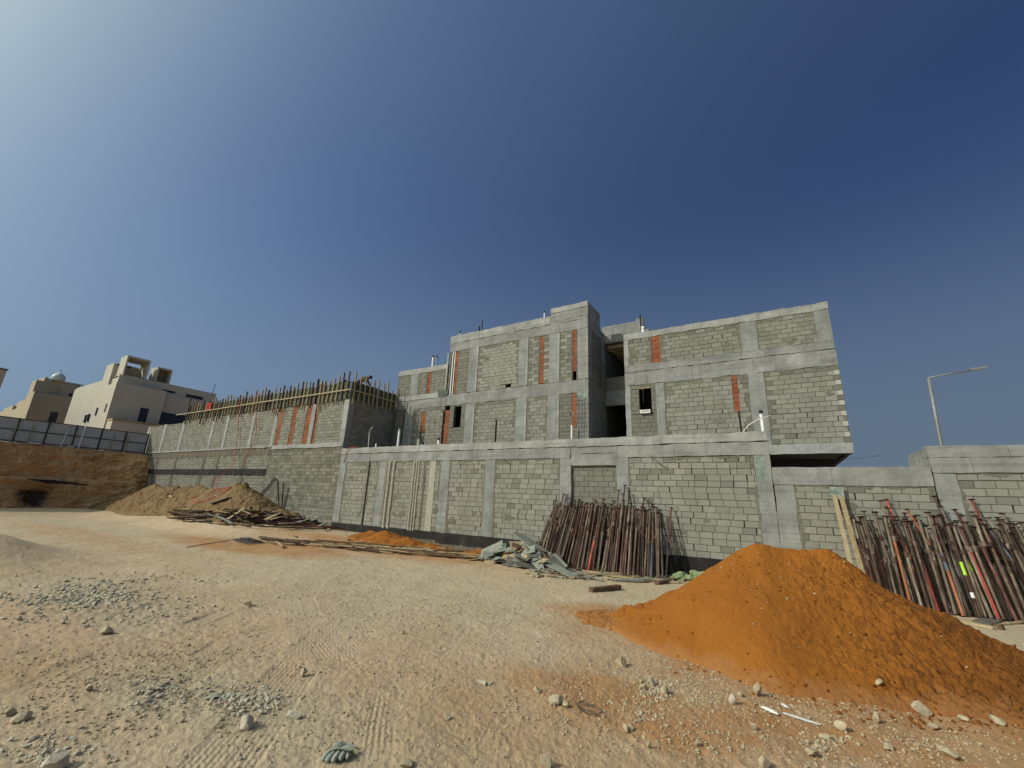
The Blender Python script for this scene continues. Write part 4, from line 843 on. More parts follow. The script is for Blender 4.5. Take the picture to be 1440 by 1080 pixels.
for i in range(4):
    mb = MB(); y0 = 8.9 + i * .35; mb.rbox(-47.35 - i * .06, -47.28 - i * .06, y0, y0 + 1.5 + .3 * i, 2.26 - i * .07, 2.33 - i * .07, .2, .03, seed=i)
    tag(mb.build('plastic_strip', M['black']), 'black plastic strip lying on the dark ledge halfway up the earth bank', 'plastic strip', 'black strips on the bank ledge')

# ------------------------------------------------------------------ street lamp
la = empty('street_lamp', (7.5, 30, 0), 'tall grey street lamp with one long arm behind the right wall', 'street lamp')
mb = MB(); mb.tube([(7.50, 30, 0), (7.56, 30, 3.5), (7.66, 30, 7), (7.735, 30, 9.42)], [.11, .10, .085, .07], 12); part(mb, 'pole', M['galv'], la, True)
mb = MB(); mb.tube([(7.72, 30, 9.40), (7.76, 30, 9.47), (9.45, 30, 9.70)], [.05, .045, .04], 8); part(mb, 'arm', M['galv'], la, True)
mb = MB(); mb.obox((9.68, 30, 9.735), (.56, .24, .075), Matrix.Rotation(-.13, 3, 'Y')); mb.obox((9.45, 30, 9.72), (.2, .16, .11), Matrix.Rotation(-.13, 3, 'Y')); lh = part(mb, 'lamp_head', M['galv'], la)
mb = MB(); mb.obox((9.70, 30, 9.694), (.42, .18, .012), Matrix.Rotation(-.13, 3, 'Y')); part(mb, 'diffuser', M['pvc'], lh)
o = lump('white_bucket', (7.95, 27.5, 5.3), (.36, .36, .34), 'pvc', 5, 3, .05); 
bpy.data.objects.remove(o)

# ------------------------------------------------------------------ vent pipes, wall pipes, hoses
def pipe(pts, r, mat, label, name='vent_pipe', cap=None, group='pipe ends standing on the terraces and roofs'):
    b_ = Vector(pts[0]); e = empty(name, b_, label, 'pipe', group)
    mb = MB(); mb.tube(pts, r * .8, 10); p_ = part(mb, 'tube', M[mat], e, True)
    if cap: t_ = Vector(pts[-1]); mb = MB(); mb.tube([t_ - Vector((0, 0, .02)), t_ + Vector((0, 0, .10))], r * .92, 10); part(mb, 'cap', M[cap], e, True)
pipe([(-.10, 16.7, 4.45), (-.11, 16.7, 5.48)], .065, 'pvc', 'white capped pipe standing on the front wall below the right block face', cap='black')
pipe([(-.72, 16.1, 4.72), (-.5, 16.1, 4.98), (-.2, 16.08, 5.16), (.16, 16.05, 5.25)], .02, 'pvc', 'thin bent white conduit beside the capped pipe on the front wall', 'conduit')
pipe([(-19.31, 18.4, 4.4), (-19.32, 18.4, 6.2)], .085, 'pvc', 'tall pale capped pipe before the shaded left corner of the villa', cap='black')
pipe([(-19.74, 16.6, 4.4), (-19.84, 16.6, 5.78), (-19.83, 16.6, 5.86), (-19.58, 16.6, 6.03)], .045, 'galv', 'bent grey pipe with a slanted head beside the brick side wall')
pipe([(-19.16, 16.6, 4.4), (-19.16, 16.6, 5.02)], .05, 'pvc', 'short grey pipe stub right of the bent pipe on the terrace')
pipe([(-17.45, 18.2, 4.4), (-17.45, 18.2, 5.44)], .10, 'plaster', 'stout cream pipe stub below the left clay strip')
pipe([(-17.12, 18.2, 4.4), (-17.12, 18.2, 5.15)], .09, 'pvc', 'short pipe stub with dark lid right of the stout cream pipe', cap='black')
pipe([(-15.75, 18.0, 4.4), (-15.75, 18.0, 5.32)], .075, 'pvc', 'white and black pipe stub below the narrow dark window', cap='black')
pipe([(-8.30, 19.3, 4.4), (-8.30, 19.3, 5.95)], .055, 'pvc', 'white pipe rising to the clay strip beside the recess', cap=None)
pipe([(-19.07, 20.5, 10.2), (-19.07, 20.5, 11.48)], .08, 'pvc', 'white capped vent pipe on the low left roof', cap='black')
pipe([(-18.72, 20.5, 10.2), (-18.72, 20.5, 11.45)], .06, 'galv', 'grey vent pipe right of the white one on the low left roof', cap='black')
pipe([(-17.9, 21, 10.8), (-17.9, 21, 11.5)], .04, 'black', 'thin dark stub on the small roof upstand')
pipe([(-16.72, 20.3, 11.6), (-16.74, 20.3, 12.82)], .06, 'galv', 'grey vent stub at the left end of the middle roof', cap='black')
pipe([(-15.16, 20.3, 11.6), (-15.16, 20.3, 12.94)], .07, 'black', 'short thick black pipe on the middle roof')
pipe([(-14.93, 20.3, 11.6), (-14.95, 20.3, 13.4)], .04, 'black', 'tall slim black pipe on the middle roof')
pipe([(-10.48, 20.3, 11.6), (-10.48, 20.3, 12.95)], .05, 'pvc', 'white vent pipe beside the stair tower', cap='black')
pipe([(-6.30, 26.0, 13.3), (-6.36, 26.0, 14.3)], .07, 'black', 'twisted black pipe on the rear stair tower')
pipe([(-4.82, 20.2, 10.1), (-4.82, 20.2, 10.86)], .09, 'pvc', 'twin white vent cap above the right clay strip', cap='pvc')
pipe([(2.3, 19.6, 4.15), (2.9, 19.4, 4.2), (3.3, 19.3, 4.24)], .009, 'cable', 'thin bent bar poking out below the right overhang', 'bent_bar')
o = lump('white_box', (-4.75, 19.55, 6.46), (.52, .2, .17), 'pvc', 2, 2, .08); bpy.data.objects.remove(o)
e = empty('window_parcel', (-4.74, 19.55, 6.36), 'white foam slab lying on the dark window sill', 'foam slab')
mb = MB(); mb.rbox(-4.97, -4.50, 19.50, 19.70, 6.362, 6.52, .08, .012, seed=4); part(mb, 'slab', M['pvc'], e); mb = MB(); mb.box(-4.9, -4.56, 19.488, 19.50, 6.44, 6.47); part(mb, 'groove', M['dark'], e)
def hose(pts, r, label, name='red_hose'):
    P_ = [Vector(p) for p in pts]; out = []
    for i in range(len(P_) - 1):
        p0, p1, p2, p3 = P_[max(i - 1, 0)], P_[i], P_[i + 1], P_[min(i + 2, len(P_) - 1)]
        for k in range(8):
            t = k / 8; out.append(.5 * ((2 * p1) + (p2 - p0) * t + (2 * p0 - 5 * p1 + 4 * p2 - p3) * t * t + (3 * p1 - p0 - 3 * p2 + p3) * t ** 3))
    out.append(P_[-1]); mb = MB(); mb.tube(out, r, 6); return tag(mb.build(name, M['hose'], None, True), label, 'hose')
HZ = lambda x, y: heap_z(x, y) + .05
coil = [(-29.7 + 1.75 * math.cos(a), 13.45 + .6 * math.sin(a), HZ(-29.7 + 1.75 * math.cos(a), 13.45 + .6 * math.sin(a))) for a in np.linspace(.4, 6.9, 18)]
hose([(-33.4, 15.7, 8.9), (-33.45, 15.68, 8.0), (-33.2, 15.85, 6.6), (-32.9, 15.8, 5.6), (-32.3, 15.6, 3.9), (-31.2, 14.4, 2.9), (-29.4, 13.6, HZ(-29.4, 13.6))] + coil, .022, 'long red hose running from the formwork down to a coil on the dirt heap')
hose([(-31.2, 15.7, 9.0), (-31.2, 15.68, 8.2), (-30.8, 15.85, 6.6), (-30.7, 15.88, 5.6), (-31.2, 15.85, 4.4), (-31.3, 15.86, 3.6)], .02, 'short red hose hanging from the formwork down the left wall, right of the long one')
hose([(-19.9, 15.9, 4.78), (-20.6, 15.88, 4.7), (-20.8, 15.93, 4.2), (-20.9, 15.95, 3.95)], .015, 'thin red rope looped over the left end of the front wall cap', 'red_rope')
mb = MB(); mb.rbox(-38.7, -38.0, 15.78, 15.86, 8.25, 8.85, .08, .10, seed=4); tag(mb.build('red_cloth', M['redcloth']), 'red mesh cloth hung over the formwork studs at the left', 'cloth')

# ------------------------------------------------------------------ steel props leaning on the walls
PM = {}
def prop_mesh(name, fn):
    if name not in PM: mb = MB(); fn(mb); me_o = mb.build(name, M['rust'], None, False); PM[name] = me_o.data; bpy.data.objects.remove(me_o)
    return PM[name]
def coloured(name, base, mat):
    k = name + mat
    if k not in PM: c = base.copy(); c.materials.clear(); c.materials.append(M[mat]); PM[k] = c
    return PM[k]
LOS = (1.12, 1.28, 1.42, 1.55, 1.66)
OUTER = [prop_mesh('outer_tube_%d' % i, lambda m, L_=L_: m.tube([(0, 0, .01), (0, 0, L_)], .031, 9)) for i, L_ in enumerate(LOS)]; inner = prop_mesh('inner_tube', lambda m: m.tube([(0, 0, 0), (0, 0, 1.75)], .024, 9))
def head_(m): m.box(-.062, .062, -.05, .05, -.007, .0); m.box(-.02, .02, -.02, .02, -.06, -.008)
headm = prop_mesh('head_plate', head_); basem = prop_mesh('base_plate', lambda m: m.box(-.065, .065, -.065, .065, 0, .01))
def collar_(m): m.tube([(0, 0, -.07), (0, 0, .06)], .045, 9); m.tube([(.0, 0, -.03), (.07, .02, -.03), (.13, .02, -.05)], .009, 5); m.tube([(0, -.06, .03), (0, .06, .03)], .009, 5)
collar = prop_mesh('collar', collar_)
def put(parent, name, me, z, rz=0):
    o = bpy.data.objects.new(name, me); C.objects.link(o); o.parent = parent; o.location = (0, 0, z); o.rotation_euler.z = rz; return o
def steel_prop(foot, top, mo, mi, label, group, band=None):
    f, t = Vector(foot), Vector(top); L = (t - f).length
    e = bpy.data.objects.new('steel_prop', None); C.objects.link(e); tag(e, label, 'steel prop', group); e.location = f; e.empty_display_size = .1
    e.rotation_mode = 'QUATERNION'; e.rotation_quaternion = (t - f).to_track_quat('Z', 'Y')
    a = rnd.uniform(0, 6.28); k_ = rnd.randrange(5); LO = LOS[k_]
    put(e, 'outer_tube', coloured('outer_tube_%d' % k_, OUTER[k_], mo), 0, a); put(e, 'inner_tube', coloured('inner_tube', inner, mi), max(L - 1.75, .05), a); put(e, 'head_plate', coloured('head_plate', headm, 'rust_dark'), L, rnd.uniform(-.5, .5))
    put(e, 'base_plate', coloured('base_plate', basem, 'rust_dark'), 0, a); put(e, 'collar', coloured('collar', collar, 'rust' if rnd.random() < .6 else 'rust_dark'), LO, a)
    if band:
        for z0, z1, m in band:
            mb = MB(); mb.tube([(0, 0, z0), (0, 0, z1)], .0345, 9); o = mb.build('tape_band', M[m], e)
    return e
def colour(): return rnd.choices(['rust', 'rust_dark', 'maroon', 'rust_grey', 'orange_steel', 'red', 'blue'], [.40, .22, .04, .31, .012, .001, .017])[0]
GL, GR = 'steel props leaning left of the sand pile', 'steel props leaning right of the sand pile'
WL, WR = 'rusty steel prop in the dense bundle leaning left of the orange sand pile', 'rusty steel prop in the dense bundle leaning behind the orange sand pile'
for row_, (n, yf, yt) in enumerate([(50, 14.78, 15.45), (46, 15.05, 15.68), (24, 15.3, 15.85)]):
    for i in range(n):
        s_ = (i + rnd.uniform(.1, .9)) / n; x = -7.95 + 4.65 * s_; y = yf + rnd.uniform(-.09, .09) + .25 * (1 - s_) ** 2
        lean = .50 * (1 - s_) ** 1.2 + rnd.uniform(-.07, .07) - .10 * s_ ** 3
        L = 2.02 + .12 * s_ * (1 - s_) * 4 + rnd.uniform(-.08, .10) + (.18 if rnd.random() < .15 else 0)
        mo = colour(); steel_prop((x, y, gz(x, y) + .005), (x + lean, yt + rnd.uniform(-.08, .06), L), mo, rnd.choice(['rust', 'rust_grey', 'rust_dark', 'rust', 'rust_grey', 'maroon']), WL, GL)
for (x, t, z, lab) in [(-4.80, -4.70, 2.93, 'tallest thin prop sticking out of the left bundle above the rest'), (-4.98, -4.93, 2.74, 'tall prop just left of the tallest one in the left bundle'), (-4.62, -4.55, 2.70, 'tall prop just right of the tallest one in the left bundle'), (-7.5, -7.15, 2.54, 'left one of two tall props before the column in the left bundle'), (-7.35, -7.02, 2.52, 'right one of two tall props before the column in the left bundle'), (-4.15, -4.02, 2.50, 'lanky rust prop above the right half of the left bundle'), (-3.22, -3.10, 2.19, 'single upright prop closing the left bundle at its right end'), (-5.75, -5.5, 2.40, 'slim prop standing above the middle of the left bundle'), (-8.05, -7.58, 2.0, 'dark prop leaning at the far left end of the left bundle')]:
    y = 14.95; steel_prop((x, y, gz(x, y) + .005), (t, 15.86, z), 'rust_dark' if z > 2.6 else 'rust', 'maroon', lab, GL)
p = on_ground(836, 800); steel_prop((-5.72, 14.72, gz(-5.72, 14.72)), (-5.50, 15.5, 2.12), 'red', 'red', 'bright red prop in the middle of the left bundle', GL)
for row_, (n, yf, yt) in enumerate([(50, 14.80, 15.40), (50, 15.05, 15.65), (30, 15.35, 15.85)]):
    for i in range(n):
        s_ = (i + rnd.uniform(.05, .95)) / n; x = 2.05 + 6.2 * s_; y = yf + rnd.uniform(-.10, .10)
        lean = -.02 - .20 * sstep(.2, .6, np.float64(s_)) + rnd.uniform(-.11, .10)
        L = 2.14 + rnd.uniform(-.24, .18) + (.3 if rnd.random() < .14 else 0)
        mo = colour(); steel_prop((x, y, gz(x, y) + .005), (x + float(lean), yt + rnd.uniform(-.08, .06), L), mo, rnd.choice(['rust', 'rust_grey', 'rust_dark', 'rust', 'rust_grey', 'maroon']), WR, GR)
for i in range(7):
    x = 1.75 + i * .07 + rnd.uniform(-.02, .02); steel_prop((x + .1, 15.2, gz(x, 15.2)), (x - .02 + rnd.uniform(-.05, .05), 15.8, 2.05 + rnd.uniform(-.1, .1)), rnd.choice(['maroon', 'rust', 'rust_dark']), 'rust_grey', 'maroon and grey prop in the small cluster between the timber posts and the right bundle', 'short props beside the timber posts')
for f, t, mo, mi, lab, bd in [((3.05, 14.75), (2.98, 15.55, 2.02), 'red', 'red', 'upright orange red prop near the left end of the right bundle', None), ((4.02, 14.66), (3.92, 15.4, 2.0), 'red', 'maroon', 'bright red prop standing in front of the right bundle', None),
        ((3.72, 14.68), (3.70, 15.4, 2.05), 'rust_dark', 'rust_grey', 'prop with a lime tape band and a white band in the right bundle', [(.92, 1.22, 'lime'), (.42, .54, 'white_tape')]), ((3.95, 14.85), (3.80, 15.5, 2.0), 'rust_grey', 'rust_grey', 'grey prop with a lime band beside the red one in the right bundle', [(1.02, 1.25, 'lime')]),
        ((4.62, 15.1), (4.36, 15.86, 2.72), 'rust', 'red', 'red topped prop standing above the right bundle', None), ((3.92, 15.1), (3.66, 15.86, 2.78), 'rust_grey', 'rust_grey', 'tallest grey prop above the right bundle', None), ((3.98, 15.05), (3.72, 15.8, 2.52), 'rust_grey', 'rust_grey', 'grey prop just below the tallest one in the right bundle', None), ((4.40, 15.1), (4.00, 15.86, 2.45), 'maroon', 'maroon', 'maroon prop leaning past the column above the right bundle', None),
        ((5.2, 15.1), (4.85, 15.86, 2.4), 'rust', 'rust_grey', 'grey topped prop rising near the right edge of the picture', None), ((3.75, 15.1), (3.02, 15.7, 2.42), 'rust', 'orange_steel', 'strongly slanted orange red prop in the right bundle', None), ((2.85, 15.0), (2.52, 15.8, 2.62), 'rust', 'rust_grey', 'tall grey prop at the left end of the right bundle', None), ((2.98, 15.1), (2.66, 15.86, 2.66), 'orange_steel', 'red', 'orange prop with its head by the beam at the left end of the right bundle', None),
        ((3.45, 14.7), (3.38, 15.5, 2.35), 'orange_steel', 'rust', 'orange brown prop with a blue painted middle in the right bundle', [(1.0, 1.4, 'blue')]), ((5.0, 14.7), (4.45, 15.5, 2.0), 'red', 'blue', 'slanted prop painted red below and blue above in the right bundle', None)]:
    steel_prop((f[0], f[1], gz(*f)), t, mo, mi, lab, GR, bd)
def timber(p, q, w, h, mat, label, group=None, name='timber_post', cat='timber'):
    p, q = Vector(p), Vector(q); mb = MB(); d = q - p
    mb.obox((0, 0, 0), (d.length, w, h), Matrix()); r = random.Random(int(d.length * 1000)); mb.v = [(a + r.uniform(-.006, .006), b + r.uniform(-.003, .003), c + r.uniform(-.003, .003)) for a, b, c in mb.v]
    o = mb.build(name, M[mat]); o.location = (p + q) / 2; o.rotation_mode = 'QUATERNION'; o.rotation_quaternion = d.to_track_quat('X', 'Z'); return tag(o, label, cat, group)
timber((1.62, 15.2, 0), (1.50, 15.85, 2.75), .09, .05, 'wood_pale', 'left pale timber post leaning on the low wall behind the sand pile', 'pale timber posts by the low wall'); timber((1.85, 15.2, 0), (1.66, 15.87, 2.72), .10, .06, 'wood', 'right pale timber post leaning on the low wall behind the sand pile', 'pale timber posts by the low wall')
mb = MB(); mb.rbox(1.42, 1.74, 15.84, 15.92, 2.62, 2.98, .1, .006, seed=2); tag(mb.build('green_board', M['green_paint']), 'small green board on top of the two timber posts', 'board')

# ------------------------------------------------------------------ heaps of pipes, planks and plywood on the ground
r = random.Random(21)
def surf(px, py):                       # first point of the terrain or dirt heap along a sight line
    d = (ROT @ Vector((px - 720, 540 - py, -593))).normalized(); e = Vector((0, 0, EYE)); t = 10.0
    def above(t):
        q = e + d * t; top = gz(q.x, q.y)
        if -48.5 < q.x < -23.5 and 10.5 < q.y < 15.95: top = max(top, heap_z(q.x, q.y))
        return q.z > top
    while t < 60 and above(t): t += .5
    lo, hi = t - .5, t
    for _ in range(5):
        m_ = (lo + hi) / 2
        if above(m_): lo = m_
        else: hi = m_
    return e + d * hi
def rod(p, q, rad, mat, label, cat, group=None, name='rusty_pipe', n=7):
    p, q = Vector(p), Vector(q); d = q - p; mb = MB(); sag = r.uniform(-.01, .01)
    mb.tube([(0, 0, -d.length / 2), (sag, 0, 0), (0, 0, d.length / 2)], rad, n); o = mb.build(name, M[mat], None, True)
    o.location = (p + q) / 2; o.rotation_mode = 'QUATERNION'; o.rotation_quaternion = d.to_track_quat('Z', 'Y'); return tag(o, label, cat, group)
for i in range(84):
    px = r.uniform(262, 448); py = 729 + (px - 262) * .052 + r.gauss(0, 4.6); w = r.uniform(22, 46); sl = r.gauss(.05, .06)
    a, b_ = surf(px - w, py - w * sl), surf(px + w, py + w * sl); lift = Vector((0, 0, .04 + r.uniform(0, .16)))
    if (b_ - a).length < 6: rod(a + lift, b_ + lift, r.choice([.03, .035, .025, .045]), r.choice(['rust_dark', 'rust', 'maroon', 'rust', 'rust_dark']), 'rusty steel pipe lying in the tangled pile below the left wall', 'pipe', 'rusty pipes piled below the left wall')
for i in range(30):
    px = r.uniform(265, 455); py = 726 + (px - 262) * .055 + r.gauss(0, 5); w = r.uniform(4, 12); sl = r.gauss(-.05, .35); a, b_ = surf(px - w, py - w * sl), surf(px + w, py + w * sl); lift = Vector((0, 0, .14 + r.uniform(0, .15)))
    if (b_ - a).length < 2: timber(a + lift, b_ + lift, r.uniform(.08, .2), .03, r.choice(['wood', 'panel', 'wood_pale', 'wood_dark']), 'short board scrap lying on the rusty pipe pile below the left wall', 'board scraps on the rusty pipe pile', 'board_scrap', 'board')
for p, q, lab in [((-27.3, 14.5, .95), (-26.35, 15.3, 3.0), 'left bar of the leaning rebar frame by the dirt heap'), ((-27.15, 14.55, .95), (-26.25, 15.35, 2.95), 'middle bar of the leaning rebar frame by the dirt heap'), ((-26.2, 15.9, .8), (-26.3, 15.45, 2.9), 'upright bar of the leaning rebar frame by the dirt heap'), ((-26.0, 15.92, .8), (-26.1, 15.75, 2.75), 'rightmost thin upright of the rebar frame by the left wall')]: rod(p, q, .035, 'rust_dark', lab, 'bar', 'leaning rebar frame', 'rebar_bar')
timber(surf(298, 710) + Vector((0, 0, .06)), surf(324, 702) + Vector((0, 0, .1)), .55, .03, 'panel', 'pale green board lying on the right end of the dirt heap', None, 'plywood_board', 'board')
for i, (px, py, lab) in enumerate([(240, 698, 'whitish scrap on the dirt heap slope, left of the red coil'), (285, 683, 'whitish scrap inside the red hose coil on the dirt heap'), (192, 707, 'bluish grey rag at the left foot of the dirt heap'), (262, 712, 'small pale slab at the dirt heap foot'), (307, 697, 'pale chip beside the green board on the heap')]):
    q = surf(px, py)
    o = lump('debris_scrap', q, (.55, .25, .12), 'sandbag' if i != 2 else 'galv', i + 3, 2, .3, 4); o.rotation_euler.z = r.uniform(0, 3); tag(o, lab, 'scrap', 'scraps on the dirt heap')
# wire bundle
wb = MB(); c = on_ground(348, 763)
for i in range(48):
    a, b_ = r.uniform(0, 6.28), r.uniform(.1, .9); pts = []
    for k in range(7):
        th = a + k * .5; rr = b_ * (1 + .2 * r.uniform(-1, 1)); pts.append((c.x + 1.15 * rr * math.cos(th), c.y + .42 * rr * math.sin(th), c.z + .02 + .22 * (1 - b_) * r.random() + .05 * r.random()))
    wb.tube(pts, .007, 4, cap=False)
tag(wb.build('wire_bundle', M['cable']), 'tangled bundle of dark tie wire lying on the ash stained ground', 'wire bundle')
for px0, py0, px1, py1, rd, m, lab in [(262, 770, 366, 754, .012, 'rust_dark', 'thin rod added as the dark shadow line behind the wire bundle'), (368, 750, 418, 758, .04, 'wood_dark', 'dark pole right of the wire bundle, upper'), (378, 757, 398, 772, .05, 'wood', 'short brown post lying beside the wire bundle'), (372, 751, 420, 766, .035, 'rust_dark', 'thin dark rod right of the wire bundle, sloping down'), (434, 737, 445, 747, .04, 'wood_pale', 'pale stick resting on the right of the pipe pile'), (452, 736, 490, 761, .045, 'wood', 'long brown stick before the wall corner'), (426, 752, 437, 762, .025, 'wood', 'small thin stick between the pipe pile and the planks')]:  # first entry is an added rod standing in for a thin shadow line
    a, b_ = on_ground(px0, py0), on_ground(px1, py1); rod(a + Vector((0, 0, rd)), b_ + Vector((0, 0, rd + .04)), rd, m, lab, 'pole', None, 'pole')
for i in range(64):
    px = r.uniform(372, 700); py = 761.0 + (px - 405) * .078 + r.uniform(-3.0, 6.0); c = on_ground(px, py); L = r.uniform(.9, 3.0); a = -.08 + r.gauss(0, .17) + .35
    d = Vector((math.cos(a), math.sin(a), 0)) * L / 2; z = .02 + r.uniform(0, .10)
    timber(c - d + Vector((0, 0, z)), c + d + Vector((0, 0, z + r.uniform(-.02, .03))), r.uniform(.045, .12), r.uniform(.02, .05), r.choice(['wood', 'wood_dark', 'wood', 'rust_dark', 'wood_dark']), 'long weathered plank lying in the loose row in front of the grey wall', 'planks in the loose row before the wall', 'plank', 'plank')
for i in range(80):
    a = r.uniform(0, 6.28); q_ = math.sqrt(r.random()); x = -8.05 + 1.75 * q_ * math.cos(a); y = 14.25 + .85 * q_ * math.sin(a)
    hgt = .62 * max(0, 1 - q_) ** .8; z = gz(x, y) + hgt + .03; sx, sy = r.uniform(.25, 1.0), r.uniform(.14, .42)
    mb = MB(); mb.obox((0, 0, 0), (sx, sy, r.uniform(.014, .03)), Matrix()); mb.v = [(p[0] + r.uniform(-.03, .03), p[1] + r.uniform(-.03, .03), p[2]) for p in mb.v]
    o = mb.build('plywood_offcut', M[r.choices(['panel', 'panel_dark', 'wood', 'wood_dark', 'wood_pale'], [.5, .2, .12, .12, .06])[0]]); o.location = (x, y, z)
    o.rotation_euler = (r.gauss(0, .22) - .45 * math.sin(a) * (hgt > .03) * -1 * -1, r.gauss(0, .2) + .4 * math.cos(a) * (hgt > .03), r.uniform(-.9, .9)); tag(o, 'grey green plywood offcut in the stacked heap at the foot of the left prop bundle', 'plywood offcut', 'plywood offcuts heaped by the left prop bundle')
for (c, s, ro, lab) in [((-8.0, 14.75, .74), (1.5, .75, .02), (-.15, .38, -.25), 'largest pale plywood sheet on top of the offcut heap'), ((-9.35, 14.2, .42), (.9, .6, .02), (.45, -.45, .3), 'tilted pale plywood sheet at the left of the offcut heap'), ((-6.35, 13.6, .14), (1.9, .35, .025), (.05, .10, -.55), 'long plywood strip sloping to the ground right of the offcut heap'), ((-9.0, 13.75, .25), (.7, .5, .02), (.4, .1, .5), 'plywood sheet tilted forward at the front of the offcut heap')]:
    mb = MB(); mb.obox((0, 0, 0), s, Matrix()); o = mb.build('plywood_sheet', M['panel']); o.location = c; o.rotation_euler = ro; tag(o, lab, 'plywood sheet')
for i in range(62):
    px = r.uniform(745, 955); py = 806 + (px - 745) * .045 + r.uniform(-5, 6); c = on_ground(px, py); L = r.uniform(.12, .85); a = r.uniform(-.7, .9); d = Vector((math.cos(a), math.sin(a), 0)) * L / 2
    timber(c - d + Vector((0, 0, .03)), c + d + Vector((0, 0, .03 + r.uniform(0, .05))), r.uniform(.05, .16), r.uniform(.02, .05), r.choice(['wood', 'panel', 'wood_pale', 'wood_dark', 'panel_dark']), 'small timber scrap littering the ground before the left prop bundle', 'timber scraps before the left prop bundle', 'timber_scrap', 'timber scrap')
for a, b_, w, h, m, lab in [((831, 833), (871, 829), .16, .11, 'wood_dark', 'single thick brown plank lying alone on the open ground'), ((903, 803), (921, 812), .12, .06, 'wood_pale', 'pale timber piece slanting at the foot of the left prop bundle'), ((951, 805), (960, 818), .10, .05, 'wood_pale', 'pale stick standing up by the green sacks'), ((924, 823), (958, 816), .16, .10, 'wood_dark', 'dark brown plank by the tail of the sand pile'), ((1352, 876), (1400, 886), .12, .05, 'wood_pale', 'pale plank lying right of the sand pile'), ((1380, 878), (1396, 874), .3, .04, 'panel_dark', 'dark board lying before the right prop bundle'), ((1400, 884), (1412, 886), .09, .09, 'wood_dark', 'dark stub at the end of the pale plank'), ((1405, 880), (1440, 876), .08, .03, 'wood', 'thin lath before the right prop bundle at the edge')]:
    p, q = on_ground(*a), on_ground(*b_); timber(p + Vector((0, 0, h / 2)), q + Vector((0, 0, h / 2 + .01)), w, h, m, lab, None, 'plank', 'plank')
for i, (x, y, s, lab) in enumerate([(-2.75, 15.25, (.75, .55, .36), 'crumpled green sack nearest the left prop bundle'), (-2.2, 15.35, (.95, .6, .42), 'larger crumpled green sack in the middle by the wall foot'), (-1.6, 15.3, (.7, .55, .34), 'crumpled green sack nearest the sand pile'), (-2.9, 14.9, (.5, .4, .2), 'flat whitish green sack in front of the others')]):
    tag(lump('green_sack', (x, y, gz(x, y) + s[2] * .25), tuple(.78 * c for c in s), 'greenbag', 40 + i, 5, .62), lab, 'sack', 'green sacks at the wall foot')
mb = MB(); mb.rbox(-10.1, -9.65, 15.72, 15.76, .1, .5, .1, .008, seed=3); tag(mb.build('green_board', M['green_paint']), 'small green board standing against the bitumen foot of the wall', 'board')

# ------------------------------------------------------------------ stones
def blob_stones(n, seed, fn, name, mats, label_kind):
    rng = np.random.default_rng(seed); base = []
    import bmesh
    for k in range(14):
        bm = bmesh.new(); bmesh.ops.create_icosphere(bm, subdivisions=1, radius=.5); rr = random.Random(seed * 50 + k)
        pl = [(Vector((rr.gauss(0, 1), rr.gauss(0, 1), rr.gauss(0, 1))).normalized(), rr.uniform(.2, .38)) for _ in range(7)]
        V_ = []
        for q in bm.verts:
            p = q.co * (1 + rr.uniform(-.12, .12))
            for n_, d_ in pl:
                t = p.dot(n_) - d_
                if t > 0: p = p - n_ * t
            V_.append(p[:])
        F_ = [[q.index for q in f.verts] for f in bm.faces]; base.append((np.array(V_), np.array(F_))); bm.free()
    X, Y, Sz = fn(rng, n); Z = height(X, Y) + tracks_height(X, Y)[0]; co = []; fs = []; o = 0
    for i in range(len(X)):
        V_, F_ = base[rng.integers(14)]; a = rng.uniform(0, 6.28, 3); s = Sz[i] * rng.uniform([.8, .6, .45], [1.3, 1.0, .8])
        c_, s_ = math.cos(a[0]), math.sin(a[0]); P = V_ * s; P = np.stack([P[:, 0] * c_ - P[:, 1] * s_, P[:, 0] * s_ + P[:, 1] * c_, P[:, 2]], 1)
        c_, s_ = math.cos(a[1] * .12), math.sin(a[1] * .12); P = np.stack([P[:, 0], P[:, 1] * c_ - P[:, 2] * s_, P[:, 1] * s_ + P[:, 2] * c_], 1)
        co.append(P + [X[i], Y[i], Z[i] + s[2] * .22]); fs.append(F_ + o); o += len(V_)
    ob = np_mesh(name, np.concatenate(co), np.concatenate(fs), mats, smooth=False); ob['kind'] = 'stuff'; ob['label'] = label_kind; ob['category'] = 'gravel'; return ob
def px_scatter(boxes):
    def fn(rng, n):
        X, Y, Sz = [], [], []
        tot = sum(b[4] for b in boxes)
        for cx, cy, rx, ry, w, s0, s1 in boxes:
            k = int(n * w / tot); a = rng.uniform(0, 6.283, k); q = np.sqrt(rng.uniform(0, 1, k)) * rng.uniform(.3, 1.1, k)
            for px, py, u in zip(cx + rx * q * np.cos(a), cy + ry * q * np.sin(a), rng.uniform(0, 1, k)):
                if py < 735: continue
                p = ground_pt(px, py)
                if noise.noise(Vector((p.x * 1.1, p.y * 1.1, 5))) + .5 * noise.noise(Vector((p.x * 4, p.y * 4, 9))) < rng.uniform(-.6, .25): continue
                X.append(p.x); Y.append(p.y); Sz.append(s0 + (s1 - s0) * u ** 3)
        return np.array(X), np.array(Y), np.array(Sz)
    return fn
blob_stones(22000, 1, px_scatter([(1080, 1000, 380, 90, 1.6, .008, .045), (720, 950, 620, 170, 3, .010, .045), (200, 960, 320, 140, 2.2, .012, .05), (600, 850, 400, 60, 1.5, .015, .06), (940, 960, 140, 90, .7, .01, .05), (1250, 1050, 250, 40, .7, .01, .05), (925, 965, 40, 22, .12, .02, .07), (1160, 1040, 60, 22, .12, .02, .07), (905, 1000, 30, 30, .08, .02, .06)]), 'pebbles', M['rock'], 'pale limestone pebbles strewn over the whole site ground')
